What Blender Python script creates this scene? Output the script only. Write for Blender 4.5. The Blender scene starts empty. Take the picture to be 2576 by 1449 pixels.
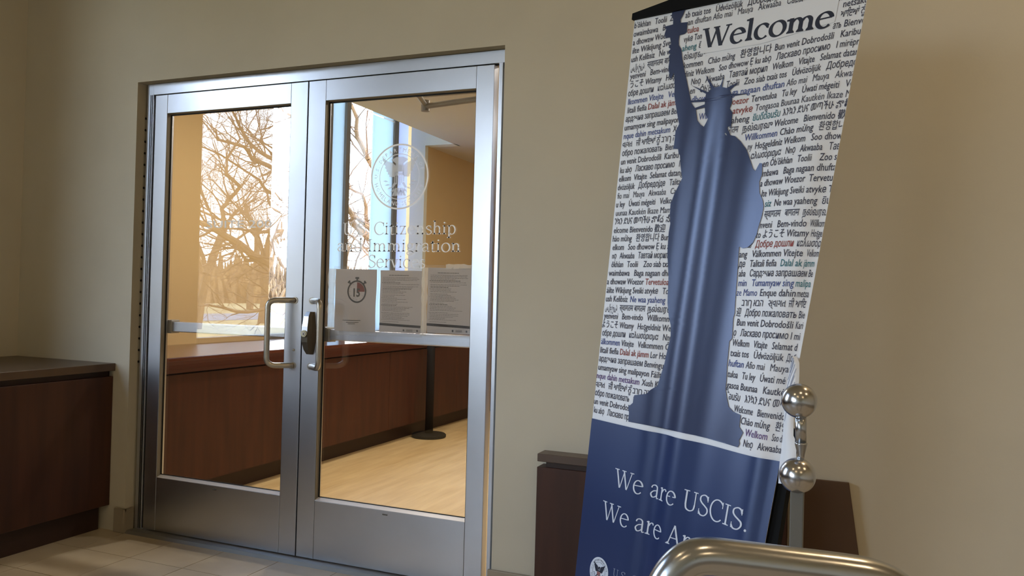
import bpy, bmesh, math, random
from mathutils import Vector, Matrix

# ------------------------------------------------------------------ camera, sky, sun, exposure
SC = bpy.context.scene
COL = SC.collection
cam_d = bpy.data.cameras.new('camera')
cam_d.sensor_width = 36.0
cam_d.lens = 2037.0 / 2576.0 * 36.0
cam_d.clip_start = 0.02
cam_d.clip_end = 500
cam = bpy.data.objects.new('camera', cam_d)
COL.objects.link(cam)
cam.matrix_world = Matrix(((0.9238114, -0.0209180, 0.3822761, 0.0),
                           (0.3819400, -0.0183712, -0.9240045, -3.002854),
                           (0.0263512, 0.9996124, -0.0089821, 1.192090),
                           (0, 0, 0, 1)))
SC.camera = cam
SC.view_settings.view_transform = 'Standard'
SC.view_settings.look = 'None'
SC.view_settings.gamma = 1.0
SC.view_settings.use_curve_mapping = False
SC.view_settings.exposure = 0.42
SC.cycles.use_denoising = True
SC.cycles.max_bounces = 10
SC.cycles.diffuse_bounces = 5
SC.cycles.glossy_bounces = 4
SC.cycles.transparent_max_bounces = 16
SC.cycles.caustics_reflective = False
SC.cycles.caustics_refractive = False
SC.cycles.sample_clamp_indirect = 8.0

SKY_STRENGTH = 8.2
world = bpy.data.worlds.new('sky')
SC.world = world
world.use_nodes = True
wn = world.node_tree
wn.nodes.clear()
w_out = wn.nodes.new('ShaderNodeOutputWorld')
w_bg = wn.nodes.new('ShaderNodeBackground')
w_tc = wn.nodes.new('ShaderNodeTexCoord')
w_sep = wn.nodes.new('ShaderNodeSeparateXYZ')
w_rmp = wn.nodes.new('ShaderNodeValToRGB')
w_rmp.color_ramp.elements[0].position = 0.0
w_rmp.color_ramp.elements[0].color = (0.90, 0.95, 1.0, 1)
w_rmp.color_ramp.elements[1].position = 0.7
w_rmp.color_ramp.elements[1].color = (0.45, 0.66, 1.0, 1)
wn.links.new(w_tc.outputs['Generated'], w_sep.inputs[0])
wn.links.new(w_sep.outputs['Z'], w_rmp.inputs[0])
wn.links.new(w_rmp.outputs[0], w_bg.inputs[0])
w_bg.inputs[1].default_value = SKY_STRENGTH
wn.links.new(w_bg.outputs[0], w_out.inputs[0])

sun_d = bpy.data.lights.new('sun', 'SUN')
sun_d.energy = 4.0
sun_d.angle = math.radians(0.6)
sun_d.color = (1.0, 0.90, 0.74)
sun = bpy.data.objects.new('sun', sun_d)
COL.objects.link(sun)
sun.rotation_euler = Vector((-0.72, 0.25, -0.62)).to_track_quat('-Z', 'Y').to_euler()


def area(name, loc, direction, sx, sy, power, color, portal=False, spread=None):
    d = bpy.data.lights.new(name, 'AREA')
    if sy is None:
        d.shape = 'DISK'
        d.size = sx
    else:
        d.shape = 'RECTANGLE'
        d.size = sx
        d.size_y = sy
    d.energy = power
    d.color = color
    if spread:
        d.spread = spread
    if portal:
        d.cycles.is_portal = True
    o = bpy.data.objects.new(name, d)
    COL.objects.link(o)
    o.location = loc
    o.rotation_euler = Vector(direction).to_track_quat('-Z', 'Y').to_euler()
    return o


FZ = -0.018          # finished floor level; the door leaves hang with their bottoms at z = 0
WX = -4.04           # inside face of the outer wall with the windows
WARM = (1.0, 0.69, 0.35)
ROOM_WARM = (1.0, 0.91, 0.77)

# window openings in the outer wall: (y0, y1, z0, z1)
LOBBY_WIN = (-2.42, -1.18, 0.79, 3.10)
LOBBY_WIN_ADDED = (-12.6, -5.5, 0.50, 3.45)  # unseen windows, added and sized to bring more daylight into the lobby
ROOM_WIN = (1.95, 4.04, 0.80, 3.10)
for (a, b, c, d_) in (LOBBY_WIN, LOBBY_WIN_ADDED, ROOM_WIN):
    # spread is (local x = horizontal y axis); the portal only guides sampling of the sky and gives no light
    area('window_portal', (WX - 0.22, (a + b) / 2, (c + d_) / 2), (1, 0, 0), b - a, d_ - c, 1.0, (1, 1, 1), portal=True)

# lamps of the rooms: round downlights set into the ceilings
LOBBY_LAMPS = [(1.15, -0.60, 8), (-1.6, -3.6, 3), (0.4, -2.9, 3), (2.2, -2.4, 6), (-0.6, -5.4, 4), (2.0, -5.4, 6)]
ROOM_LAMPS = [(-2.75, 1.0, 20), (-1.2, 1.3, 16), (-2.3, 3.0, 12), (-0.6, 3.2, 8), (-2.0, 5.6, 3), (0.2, 5.6, 3)]
LOBBY_CEIL = 3.60
ROOM_CEIL = 2.65


# ------------------------------------------------------------------ helpers
def lin(c):
    c = c / 255.0
    return c / 12.92 if c <= 0.04045 else ((c + 0.055) / 1.055) ** 2.4


def rgb(r, g, b):
    return (lin(r), lin(g), lin(b), 1.0)


def new_mat(name):
    m = bpy.data.materials.new(name)
    m.use_nodes = True
    nt = m.node_tree
    p = nt.nodes['Principled BSDF']
    return m, nt, p


def mat(name, col, rough=0.5, metal=0.0, noise=0.0, nscale=20.0, stretch=(1, 1, 1), bump=0.0, bscale=200.0, spec=0.5, col2=None, detail=4.0):
    m, nt, p = new_mat(name)
    p.inputs['Base Color'].default_value = col
    p.inputs['Roughness'].default_value = rough
    p.inputs['Metallic'].default_value = metal
    p.inputs['Specular IOR Level'].default_value = spec
    tc = nt.nodes.new('ShaderNodeTexCoord')
    mp = nt.nodes.new('ShaderNodeMapping')
    mp.inputs['Scale'].default_value = stretch
    nt.links.new(tc.outputs['Object'], mp.inputs[0])
    if noise > 0 or col2 is not None:
        n = nt.nodes.new('ShaderNodeTexNoise')
        n.inputs['Scale'].default_value = nscale
        n.inputs['Detail'].default_value = detail
        nt.links.new(mp.outputs[0], n.inputs['Vector'])
        r = nt.nodes.new('ShaderNodeValToRGB')
        r.color_ramp.elements[0].position = 0.3
        r.color_ramp.elements[1].position = 0.7
        if col2 is None:
            r.color_ramp.elements[0].color = tuple(c * (1 - noise) for c in col[:3]) + (1,)
            r.color_ramp.elements[1].color = tuple(min(1, c * (1 + noise)) for c in col[:3]) + (1,)
        else:
            r.color_ramp.elements[0].color = col
            r.color_ramp.elements[1].color = col2
        nt.links.new(n.outputs['Fac'], r.inputs[0])
        nt.links.new(r.outputs[0], p.inputs['Base Color'])
    if bump > 0:
        n2 = nt.nodes.new('ShaderNodeTexNoise')
        n2.inputs['Scale'].default_value = bscale
        n2.inputs['Detail'].default_value = 3
        nt.links.new(mp.outputs[0], n2.inputs['Vector'])
        b = nt.nodes.new('ShaderNodeBump')
        b.inputs['Strength'].default_value = bump
        b.inputs['Distance'].default_value = 0.002
        nt.links.new(n2.outputs['Fac'], b.inputs['Height'])
        nt.links.new(b.outputs[0], p.inputs['Normal'])
    return m


def glass_mat(name, boost=1.0, tint=(1, 1, 1, 1)):
    m, nt, p = new_mat(name)
    nt.nodes.remove(p)
    out = nt.nodes['Material Output']
    tr = nt.nodes.new('ShaderNodeBsdfTransparent')
    tr.inputs[0].default_value = tint
    gl = nt.nodes.new('ShaderNodeBsdfGlossy')
    gl.inputs['Roughness'].default_value = 0.0
    gl.inputs[0].default_value = (1, 1, 1, 1)
    geo = nt.nodes.new('ShaderNodeNewGeometry')
    mr = nt.nodes.new('ShaderNodeMapRange')
    mr.inputs['To Min'].default_value = 1.52
    mr.inputs['To Max'].default_value = 1 / 1.52
    nt.links.new(geo.outputs['Backfacing'], mr.inputs['Value'])
    fr = nt.nodes.new('ShaderNodeFresnel')
    nt.links.new(mr.outputs[0], fr.inputs['IOR'])
    mu = nt.nodes.new('ShaderNodeMath')
    mu.operation = 'MULTIPLY'
    mu.use_clamp = True
    mu.inputs[1].default_value = boost
    nt.links.new(fr.outputs[0], mu.inputs[0])
    mx = nt.nodes.new('ShaderNodeMixShader')
    nt.links.new(mu.outputs[0], mx.inputs[0])
    nt.links.new(tr.outputs[0], mx.inputs[1])
    nt.links.new(gl.outputs[0], mx.inputs[2])
    nt.links.new(mx.outputs[0], out.inputs[0])
    return m


def frosted_mat(name, col, trans=0.6, clear=0.0):
    m, nt, p = new_mat(name)
    out = nt.nodes['Material Output']
    p.inputs['Base Color'].default_value = col
    p.inputs['Roughness'].default_value = 0.4
    t = nt.nodes.new('ShaderNodeBsdfTranslucent')
    t.inputs[0].default_value = col
    mx = nt.nodes.new('ShaderNodeMixShader')
    mx.inputs[0].default_value = trans
    nt.links.new(p.outputs[0], mx.inputs[1])
    nt.links.new(t.outputs[0], mx.inputs[2])
    last = mx
    if clear > 0:
        c = nt.nodes.new('ShaderNodeBsdfTransparent')
        m2 = nt.nodes.new('ShaderNodeMixShader')
        m2.inputs[0].default_value = clear
        nt.links.new(mx.outputs[0], m2.inputs[1])
        nt.links.new(c.outputs[0], m2.inputs[2])
        last = m2
    nt.links.new(last.outputs[0], out.inputs[0])
    return m


def emit_mat(name, col, s):
    m, nt, p = new_mat(name)
    p.inputs['Base Color'].default_value = (0.8, 0.8, 0.8, 1)
    p.inputs['Emission Color'].default_value = col
    p.inputs['Emission Strength'].default_value = s
    return m


class MB:
    """collects vertices and faces, then links them as one mesh object"""
    def __init__(self):
        self.v = []
        self.f = []

    def quad(self, a, b, c, d):
        i = len(self.v)
        self.v += [tuple(a), tuple(b), tuple(c), tuple(d)]
        self.f.append((i, i + 1, i + 2, i + 3))

    def poly(self, pts):
        i = len(self.v)
        self.v += [tuple(p) for p in pts]
        self.f.append(tuple(range(i, i + len(pts))))

    def box(self, x0, x1, y0, y1, z0, z1):
        i = len(self.v)
        self.v += [(x0, y0, z0), (x1, y0, z0), (x1, y1, z0), (x0, y1, z0), (x0, y0, z1), (x1, y0, z1), (x1, y1, z1), (x0, y1, z1)]
        for q in ((3, 2, 1, 0), (4, 5, 6, 7), (0, 1, 5, 4), (1, 2, 6, 5), (2, 3, 7, 6), (3, 0, 4, 7)):
            self.f.append(tuple(i + k for k in q))
        return self

    def prism(self, pts, axis, a, b):
        """extrude a 2-D outline along an axis; pts are in the other two axes, in order"""
        def mk(p, t):
            return {'x': (t, p[0], p[1]), 'y': (p[0], t, p[1]), 'z': (p[0], p[1], t)}[axis]
        i = len(self.v)
        n = len(pts)
        self.v += [mk(p, a) for p in pts] + [mk(p, b) for p in pts]
        self.f.append(tuple(i + k for k in range(n)))
        self.f.append(tuple(i + n + k for k in reversed(range(n))))
        for k in range(n):
            self.f.append((i + k, i + (k + 1) % n, i + n + (k + 1) % n, i + n + k))
        return self

    def tube(self, path, radii, seg=16, cap=True):
        path = [Vector(p) for p in path]
        if not hasattr(radii, '__len__'):
            radii = [radii] * len(path)
        t0 = (path[1] - path[0]).normalized()
        up = Vector((0, 0, 1)) if abs(t0.z) < 0.9 else Vector((1, 0, 0))
        nrm = t0.cross(up).normalized()
        base = len(self.v)
        for k, p in enumerate(path):
            if k == 0:
                t = t0
            elif k == len(path) - 1:
                t = (path[-1] - path[-2]).normalized()
            else:
                t = ((path[k + 1] - p).normalized() + (p - path[k - 1]).normalized()).normalized()
            nrm = (nrm - t * nrm.dot(t)).normalized()
            bn = t.cross(nrm)
            for s in range(seg):
                a = 2 * math.pi * s / seg
                self.v.append(tuple(p + (nrm * math.cos(a) + bn * math.sin(a)) * radii[k]))
        for k in range(len(path) - 1):
            for s in range(seg):
                a = base + k * seg + s
                b = base + k * seg + (s + 1) % seg
                self.f.append((a, b, b + seg, a + seg))
        if cap:
            self.f.append(tuple(base + s for s in reversed(range(seg))))
            e = base + (len(path) - 1) * seg
            self.f.append(tuple(e + s for s in range(seg)))
        return self

    def lathe(self, prof, c, seg=32):
        """prof: (radius, z) pairs turned about the vertical through c"""
        base = len(self.v)
        for r, z in prof:
            for s in range(seg):
                a = 2 * math.pi * s / seg
                self.v.append((c[0] + r * math.cos(a), c[1] + r * math.sin(a), c[2] + z))
        for k in range(len(prof) - 1):
            for s in range(seg):
                a = base + k * seg + s
                b = base + k * seg + (s + 1) % seg
                self.f.append((a, b, b + seg, a + seg))
        self.f.append(tuple(base + s for s in reversed(range(seg))))
        e = base + (len(prof) - 1) * seg
        self.f.append(tuple(e + s for s in range(seg)))
        return self

    def build(self, name, m, parent=None, smooth=False, bevel=0.0, bseg=2):
        me = bpy.data.meshes.new(name)
        me.from_pydata(self.v, [], self.f)
        me.validate()
        bm = bmesh.new()
        bm.from_mesh(me)
        bmesh.ops.recalc_face_normals(bm, faces=bm.faces)
        if bevel > 0:
            bmesh.ops.remove_doubles(bm, verts=bm.verts, dist=1e-6)
            bmesh.ops.bevel(bm, geom=list(bm.edges), offset=bevel, segments=bseg, affect='EDGES', profile=0.5, clamp_overlap=True)
        bm.to_mesh(me)
        bm.free()
        me.materials.append(m)
        if smooth:
            for p in me.polygons:
                p.use_smooth = True
        o = bpy.data.objects.new(name, me)
        COL.objects.link(o)
        if parent is not None:
            o.parent = parent
            o.matrix_parent_inverse = Matrix.Translation(-Vector(root_loc(parent)))
        return o


def root_loc(p):
    """where a parent's own frame sits: only things at top level are offset, their parts stay in world axes"""
    return Vector(p.location) if p.parent is None else Vector((0, 0, 0))


def box(name, x0, x1, y0, y1, z0, z1, m, parent=None, bevel=0.0):
    return MB().box(x0, x1, y0, y1, z0, z1).build(name, m, parent, bevel=bevel)


def thing(name, label, cat, loc=(0, 0, 0), group=None):
    o = bpy.data.objects.new(name, None)
    COL.objects.link(o)
    o.location = loc
    o['label'] = label
    o['category'] = cat
    if group:
        o['group'] = group
    return o


def structure(o, label=None):
    o['kind'] = 'structure'
    if label:
        o['label'] = label
    return o


def tag(o, label, cat, group=None):
    o['label'] = label
    o['category'] = cat
    if group:
        o['group'] = group
    return o


def arc_pts(cx, cy, rx, ry, a0, a1, n):
    return [(cx + rx * math.cos(math.radians(a0 + (a1 - a0) * k / n)), cy + ry * math.sin(math.radians(a0 + (a1 - a0) * k / n))) for k in range(n + 1)]


# ------------------------------------------------------------------ flat lettering helpers (2-D shapes, laid on a surface later)
class Flat:
    def __init__(self):
        self.v = []
        self.f = []

    def poly(self, pts):
        i = len(self.v)
        self.v += list(pts)
        self.f.append(tuple(range(i, i + len(pts))))

    def add(self, other, fn):
        i = len(self.v)
        self.v += [fn(*p) for p in other.v]
        self.f += [tuple(i + k for k in q) for q in other.f]

    def bounds(self):
        xs = [p[0] for p in self.v]
        ys = [p[1] for p in self.v]
        return min(xs), max(xs), min(ys), max(ys)

    def build(self, name, m, fn, parent=None, kind=None):
        me = bpy.data.meshes.new(name)
        me.from_pydata([tuple(fn(*p)) for p in self.v], [], self.f)
        me.materials.append(m)
        o = bpy.data.objects.new(name, me)
        COL.objects.link(o)
        if parent is not None:
            o.parent = parent
            o.matrix_parent_inverse = Matrix.Translation(-Vector(root_loc(parent)))
        if kind:
            o['kind'] = kind
        return o


_cache = {}


def sans(body, weight=0.012, res=2):
    """outline lettering from Blender's built-in face, size 1, as flat triangles"""
    key = (body, weight, res)
    if key in _cache:
        return _cache[key]
    c = bpy.data.curves.new('lettering_source', 'FONT')
    c.body = body
    c.fill_mode = 'FRONT'
    c.resolution_u = res
    c.offset = weight
    o = bpy.data.objects.new('lettering_source', c)
    COL.objects.link(o)
    me = bpy.data.meshes.new_from_object(o)
    fl = Flat()
    fl.v = [(v.co.x, v.co.y) for v in me.vertices]
    fl.f = [tuple(p.vertices) for p in me.polygons]
    bpy.data.objects.remove(o)
    bpy.data.curves.remove(c)
    bpy.data.meshes.remove(me)
    _cache[key] = fl
    return fl


def ribbon(fl, pts, T, t, th=18.0, closed=False):
    """a broad-nib stroke along pts: thick across one direction, thin across the other"""
    n = len(pts)
    left, right = [], []
    th = math.radians(th)
    for k in range(n):
        if closed:
            a = pts[(k - 1) % n]
            b = pts[(k + 1) % n]
        else:
            a = pts[max(k - 1, 0)]
            b = pts[min(k + 1, n - 1)]
        dx, dy = b[0] - a[0], b[1] - a[1]
        L = math.hypot(dx, dy) or 1
        dx /= L
        dy /= L
        ph = math.atan2(dy, dx)
        w = 0.5 * math.sqrt((T * math.sin(ph - th)) ** 2 + (t * math.cos(ph - th)) ** 2)
        left.append((pts[k][0] - dy * w, pts[k][1] + dx * w))
        right.append((pts[k][0] + dy * w, pts[k][1] - dx * w))
    for k in range(n if closed else n - 1):
        j = (k + 1) % n
        fl.poly([left[k], right[k], right[j], left[j]])


def smooth_pts(p, n=6):
    out = []
    for i in range(len(p) - 1):
        p0 = p[max(i - 1, 0)]
        p1, p2 = p[i], p[i + 1]
        p3 = p[min(i + 2, len(p) - 1)]
        for k in range(n):
            s = k / n
            out.append(tuple(0.5 * ((2 * p1[q]) + (-p0[q] + p2[q]) * s + (2 * p0[q] - 5 * p1[q] + 4 * p2[q] - p3[q]) * s * s + (-p0[q] + 3 * p1[q] - 3 * p2[q] + p3[q]) * s ** 3) for q in (0, 1)))
    out.append(p[-1])
    return out


XH, CAP, ASC, DESC = 0.455, 0.66, 0.72, -0.20


def serif_glyph(ch, T, t):
    g = Flat()
    st = t * 0.95

    def stem(x, y0, y1, w=T):
        g.poly([(x - w / 2, y0), (x + w / 2, y0), (x + w / 2, y1), (x - w / 2, y1)])

    def foot(x, w=0.2, y=0.0):
        g.poly([(x - w / 2, y), (x + w / 2, y), (x + w / 2, y + st), (x - w / 2, y + st)])
        g.poly([(x - T * .8, y + st), (x + T * .8, y + st), (x + T / 2, y + st * 2.2), (x - T / 2, y + st * 2.2)])

    def head(x, w=0.2, y=CAP):
        g.poly([(x - w / 2, y - st), (x + w / 2, y - st), (x + w / 2, y), (x - w / 2, y)])

    def flag(x, y):
        g.poly([(x - T * 1.15, y - st * 1.7), (x + T / 2, y - st * 2.2), (x + T / 2, y), (x - T * 1.15, y - st * 0.6)])

    def line(a, b, w):
        dx, dy = b[0] - a[0], b[1] - a[1]
        k = w / 2 / (abs(dy) / math.hypot(dx, dy))
        g.poly([(a[0] - k, a[1]), (a[0] + k, a[1]), (b[0] + k, b[1]), (b[0] - k, b[1])])

    def curve(pts, n=6, a=T, b=t, th=18):
        ribbon(g, smooth_pts(pts, n), a, b, th)

    def dot(x, y, r):
        g.poly([(x + r * math.cos(q * math.pi / 6), y + r * math.sin(q * math.pi / 6)) for q in range(12)])

    adv = 0.5
    if ch == 'W':
        line((.09, CAP), (.28, 0), T)
        line((.45, CAP - .02), (.30, .03), t * 1.1)
        line((.42, CAP), (.61, 0), T)
        line((.80, CAP - .02), (.63, .03), t * 1.1)
        head(.09, .21); head(.43, .2); head(.80, .18)
        adv = .88
    elif ch == 'A':
        line((.10, 0), (.30, CAP), t * 1.2)
        line((.30, CAP + .01), (.52, 0), T)
        g.poly([(.17, .22), (.44, .22), (.44, .22 + st), (.17, .22 + st)])
        foot(.10, .17); foot(.52, .2)
        adv = .61
    elif ch == 'v':
        line((.06, XH), (.23, 0), T)
        line((.38, XH - .01), (.25, .03), t * 1.1)
        head(.07, .17, XH); head(.37, .14, XH)
        adv = .44
    elif ch == 'e':
        ribbon(g, arc_pts(.235, .225, .185, .235, 12, 318, 26), T, t)
        g.poly([(.08, .245), (.42, .265), (.42, .265 + st), (.08, .245 + st)])
        adv = .46
    elif ch == 'c':
        ribbon(g, arc_pts(.235, .225, .185, .235, 38, 318, 24), T, t)
        g.poly([(.33, .33), (.40, .29), (.41, .43), (.36, .43)])
        adv = .42
    elif ch == 'o':
        ribbon(g, arc_pts(.25, .225, .195, .235, 0, 360 - 360 / 32, 31), T, t, closed=True)
        adv = .50
    elif ch in 'lhi':
        top = XH + .01 if ch == 'i' else ASC
        stem(.12, 0, top)
        flag(.12, top)
        foot(.12, .21)
        adv = .25
        if ch == 'i':
            dot(.12, .60, T * .62)
        if ch == 'h':
            curve([(.14, .33), (.22, .42), (.31, .42), (.375, .34), (.38, .22)], 6, T, t)
            stem(.38, 0, .24)
            foot(.38, .2)
            adv = .51
    elif ch in 'nmr':
        stem(.12, 0, XH + .01)
        flag(.12, XH + .01)
        foot(.12, .21)
        if ch == 'r':
            curve([(.14, .30), (.20, .40), (.27, .43), (.33, .42)], 6, T, t)
            dot(.325, .395, T * .5)
            adv = .36
        else:
            curve([(.14, .33), (.22, .42), (.31, .42), (.375, .34), (.38, .22)], 6, T, t)
            stem(.38, 0, .24)
            foot(.38, .2)
            adv = .51
            if ch == 'm':
                curve([(.40, .33), (.48, .42), (.57, .42), (.635, .34), (.64, .22)], 6, T, t)
                stem(.64, 0, .24)
                foot(.64, .2)
                adv = .77
    elif ch == 'a':
        curve([(.08, .34), (.12, .42), (.22, .45), (.31, .40), (.325, .30)], 6, T * .9, t)
        stem(.325, .06, .32)
        curve([(.31, .27), (.17, .235), (.075, .13), (.13, .025), (.22, .03), (.315, .10)], 6, T * .95, t)
        curve([(.325, .08), (.35, .01), (.42, .03)], 5, T * .8, t)
        adv = .44
    elif ch == 't':
        stem(.14, .07, .55)
        curve([(.14, .10), (.16, .01), (.22, -.005), (.29, .035)], 5, T * .9, t)
        g.poly([(.03, XH - st), (.28, XH - st), (.28, XH), (.03, XH)])
        g.poly([(.03, XH - st), (.14, .57), (.18, .57), (.18, XH - st)])
        adv = .31
    elif ch == 'z':
        g.poly([(.05, XH - st * 1.3), (.39, XH - st * 1.3), (.39, XH), (.05, XH)])
        g.poly([(.04, 0), (.40, 0), (.40, st * 1.3), (.04, st * 1.3)])
        line((.32, XH - .01), (.11, .01), T)
        g.poly([(.05, .34), (.08, .34), (.08, XH), (.05, XH)])
        g.poly([(.37, 0), (.40, 0), (.40, .13), (.37, .13)])
        adv = .44
    elif ch == 's':
        curve([(.31, .35), (.28, .42), (.18, .45), (.08, .38), (.10, .29), (.20, .235), (.30, .18), (.33, .09), (.24, .005), (.13, 0), (.06, .08)], 5, T * .85, t)
        g.poly([(.30, .31), (.33, .31), (.33, .44), (.30, .44)])
        g.poly([(.05, 0), (.08, 0), (.08, .13), (.05, .13)])
        adv = .38
    elif ch == 'S':
        curve([(.41, .52), (.37, .62), (.25, .665), (.11, .60), (.09, .48), (.17, .39), (.31, .315), (.42, .24), (.43, .12), (.32, .005), (.16, 0), (.07, .10)], 5, T, t * 1.1)
        g.poly([(.395, .47), (.43, .47), (.43, .66), (.395, .66)])
        g.poly([(.06, 0), (.09, 0), (.09, .18), (.06, .18)])
        adv = .50
    elif ch == 'C':
        ribbon(g, arc_pts(.35, .33, .29, .345, 42, 316, 28), T, t * 1.1)
        g.poly([(.54, .45), (.58, .45), (.58, .66), (.555, .66)])
        adv = .61
    elif ch == 'U':
        stem(.15, .18, CAP)
        curve([(.15, .20), (.19, .05), (.33, -.005), (.47, .06), (.51, .22)], 6, T, t * 1.1)
        stem(.51, .2, CAP, t * 1.3)
        head(.15, .22); head(.51, .18)
        adv = .63
    elif ch == 'I':
        stem(.15, 0, CAP)
        foot(.15, .23); head(.15, .23)
        adv = .30
    elif ch == 'p':
        stem(.12, DESC, XH + .01)
        flag(.12, XH + .01)
        foot(.12, .21, DESC)
        ribbon(g, arc_pts(.265, .225, .165, .232, 140, -140, 20), T, t)
        adv = .49
    elif ch == 'd':
        stem(.38, .02, ASC)
        flag(.38, ASC)
        g.poly([(.38, 0), (.48, 0), (.48, st), (.38, st * 2)])
        ribbon(g, arc_pts(.225, .225, .165, .232, 40, 320, 20), T, t)
        adv = .51
    elif ch == 'g':
        ribbon(g, arc_pts(.21, .31, .125, .14, 0, 345, 23), T * .9, t, closed=True)
        ribbon(g, arc_pts(.225, -.085, .165, .105, 0, 345, 23), T * .8, t * 1.2, closed=True)
        curve([(.14, .20), (.09, .12), (.16, .05), (.30, .035), (.37, -.03)], 6, T * .8, t * 1.2)
        g.poly([(.31, .39), (.42, .42), (.42, .455), (.31, .43)])
        adv = .43
    elif ch == '.':
        dot(.10, T * .6, T * .62)
        adv = .22
    elif ch == ' ':
        adv = .22
    return g, adv


def serif_text(body, T=.085, t=.03, track=0.0):
    fl = Flat()
    x = 0.0
    for ch in body:
        g, adv = serif_glyph(ch, T, t)
        fl.add(g, lambda a, b, x=x: (a + x, b))
        x += adv + track
    return fl


def ring_text(fl, body, r, a_mid, size, inward=False, track=1.0):
    """letters standing on a circle of radius r; a_mid = angle of the middle letter"""
    widths = []
    for ch in body:
        if ch == ' ':
            widths.append(0.34)
        else:
            b = sans(ch, 0.0, 1).bounds()
            widths.append((b[1] - b[0]) + 0.14)
    tot = sum(widths) * size * track
    s = -tot / 2
    for ch, w in zip(body, widths):
        w = w * size * track
        mid = s + w / 2
        s += w
        if ch == ' ':
            continue
        src = sans(ch, 0.0, 1)
        b = src.bounds()
        cx = (b[0] + b[1]) / 2
        ang = a_mid - mid / r if not inward else a_mid + mid / r
        rad = (math.cos(ang), math.sin(ang))
        if not inward:
            tan = (math.sin(ang), -math.cos(ang))
            up = rad
            off = 0
        else:
            tan = (-math.sin(ang), math.cos(ang))
            up = (-rad[0], -rad[1])
            off = 0
        fl.add(src, lambda x, y, t=tan, u=up, c=cx, R=rad: (R[0] * r + t[0] * (x - c) * size + u[0] * y * size, R[1] * r + t[1] * (x - c) * size + u[1] * y * size))


def annulus(fl, r0, r1, n=64):
    for k in range(n):
        a = 2 * math.pi * k / n
        b = 2 * math.pi * (k + 1) / n
        fl.poly([(r0 * math.cos(a), r0 * math.sin(a)), (r1 * math.cos(a), r1 * math.sin(a)), (r1 * math.cos(b), r1 * math.sin(b)), (r0 * math.cos(b), r0 * math.sin(b))])


def eagle(fl, stripes=None):
    """spread eagle with a striped shield, inside a unit circle"""
    for s in (-1, 1):
        wing = [(.10, .10), (.14, .34), (.24, .42), (.40, .47), (.60, .58)]
        low = [(.60, .50), (.53, .44), (.55, .38), (.49, .33), (.51, .27), (.45, .23), (.46, .17), (.40, .14), (.41, .08), (.35, .06), (.35, .00), (.29, -.01)]
        top = wing
        for k in range(len(top) - 1):
            pass
        pts = [(s * x, y) for x, y in wing + low + [(.16, .0)]]
        c = (s * .22, .2)
        for k in range(len(pts)):
            fl.poly([c, pts[k], pts[(k + 1) % len(pts)]])
        # olive branch / arrows below the wings
        for q in range(7):
            a = math.radians(-160 + q * 15) if s < 0 else math.radians(-20 - q * 15)
            r = .50
            x, y = r * math.cos(a), r * math.sin(a) + .04
            d = a + s * .5
            fl.poly([(x - .09 * math.cos(d), y - .09 * math.sin(d)), (x - .03 * math.sin(d), y + .03 * math.cos(d)), (x + .10 * math.cos(d), y + .10 * math.sin(d)), (x + .03 * math.sin(d), y - .03 * math.cos(d))])
        # legs
        fl.poly([(s * .10, -.20), (s * .20, -.34), (s * .27, -.33), (s * .17, -.16)])
    # head
    fl.poly([(-.09, .16), (-.10, .30), (-.04, .37), (.06, .37), (.15, .32), (.08, .29), (.09, .16)])
    # chief of the shield and its tail feathers
    fl.poly([(-.17, .03), (.17, .03), (.17, .13), (-.17, .13)])
    for k in range(5):
        a = -.20 + k * .10
        fl.poly([(a * .5 - .02, -.34), (a * .5 + .02, -.34), (a + .045, -.58), (a - .045, -.58)])
    st = stripes if stripes is not None else fl
    for k in range(6):
        x = -.155 + k * .062
        yb = -.30 + abs(x + .015) * .9
        st.poly([(x - .017, yb), (x + .017, yb), (x + .017, .02), (x - .017, .02)])


# ------------------------------------------------------------------ materials
M_WALL = mat('wall_paint', rgb(207, 199, 181), 0.75, noise=0.03, nscale=3, bump=0.12, bscale=120, spec=0.25)
M_WALL_ROOM = mat('golden_wall_paint', rgb(214, 186, 136), 0.75, noise=0.02, nscale=3, bump=0.1, bscale=120, spec=0.25)
M_CEIL = mat('ceiling_paint', rgb(214, 204, 190), 0.9, spec=0.2)
M_CEIL_ROOM = mat('room_ceiling_paint', rgb(206, 200, 196), 0.9, spec=0.2)
M_WHITE = mat('white_plaster', rgb(232, 236, 228), 0.8, spec=0.2)
M_BASE = mat('baseboard_tile', rgb(160, 148, 130), 0.45, noise=0.06, nscale=12)
M_TILE = mat('floor_tile', rgb(206, 192, 170), 0.38, col2=rgb(190, 175, 152), nscale=4.0, bump=0.06, bscale=60, detail=6)
M_GROUT = mat('grout', rgb(150, 138, 120), 0.9)
M_LVT = mat('pale_wood_flooring', rgb(236, 206, 152), 0.42, col2=rgb(216, 182, 126), nscale=3.2, stretch=(6.0, 0.7, 1), detail=8)
M_ALU = mat('brushed_aluminium', rgb(204, 208, 218), 0.31, 1.0, noise=0.03, nscale=4, bump=0.05, bscale=500)
M_POST = mat('dull_post_steel', rgb(118, 117, 113), 0.45, 0.6)
M_ALU_DULL = mat('dull_aluminium', rgb(150, 148, 145), 0.5, 0.7, noise=0.05, nscale=9)
M_BEAD = mat('glazing_bead', rgb(150, 143, 130), 0.55, 0.5)
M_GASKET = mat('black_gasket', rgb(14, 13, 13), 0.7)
M_STEEL = mat('satin_steel', rgb(190, 184, 174), 0.3, 0.95, noise=0.03, nscale=30)
M_POLISHED = mat('polished_steel', rgb(190, 192, 198), 0.20, 1.0, bump=0.03, bscale=40)
M_RAIL = mat('satin_rail_steel', rgb(186, 190, 198), 0.22, 1.0, bump=0.04, bscale=60)
M_LOCK = mat('dark_bronze_lock', rgb(92, 84, 72), 0.45, 0.6)
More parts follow.
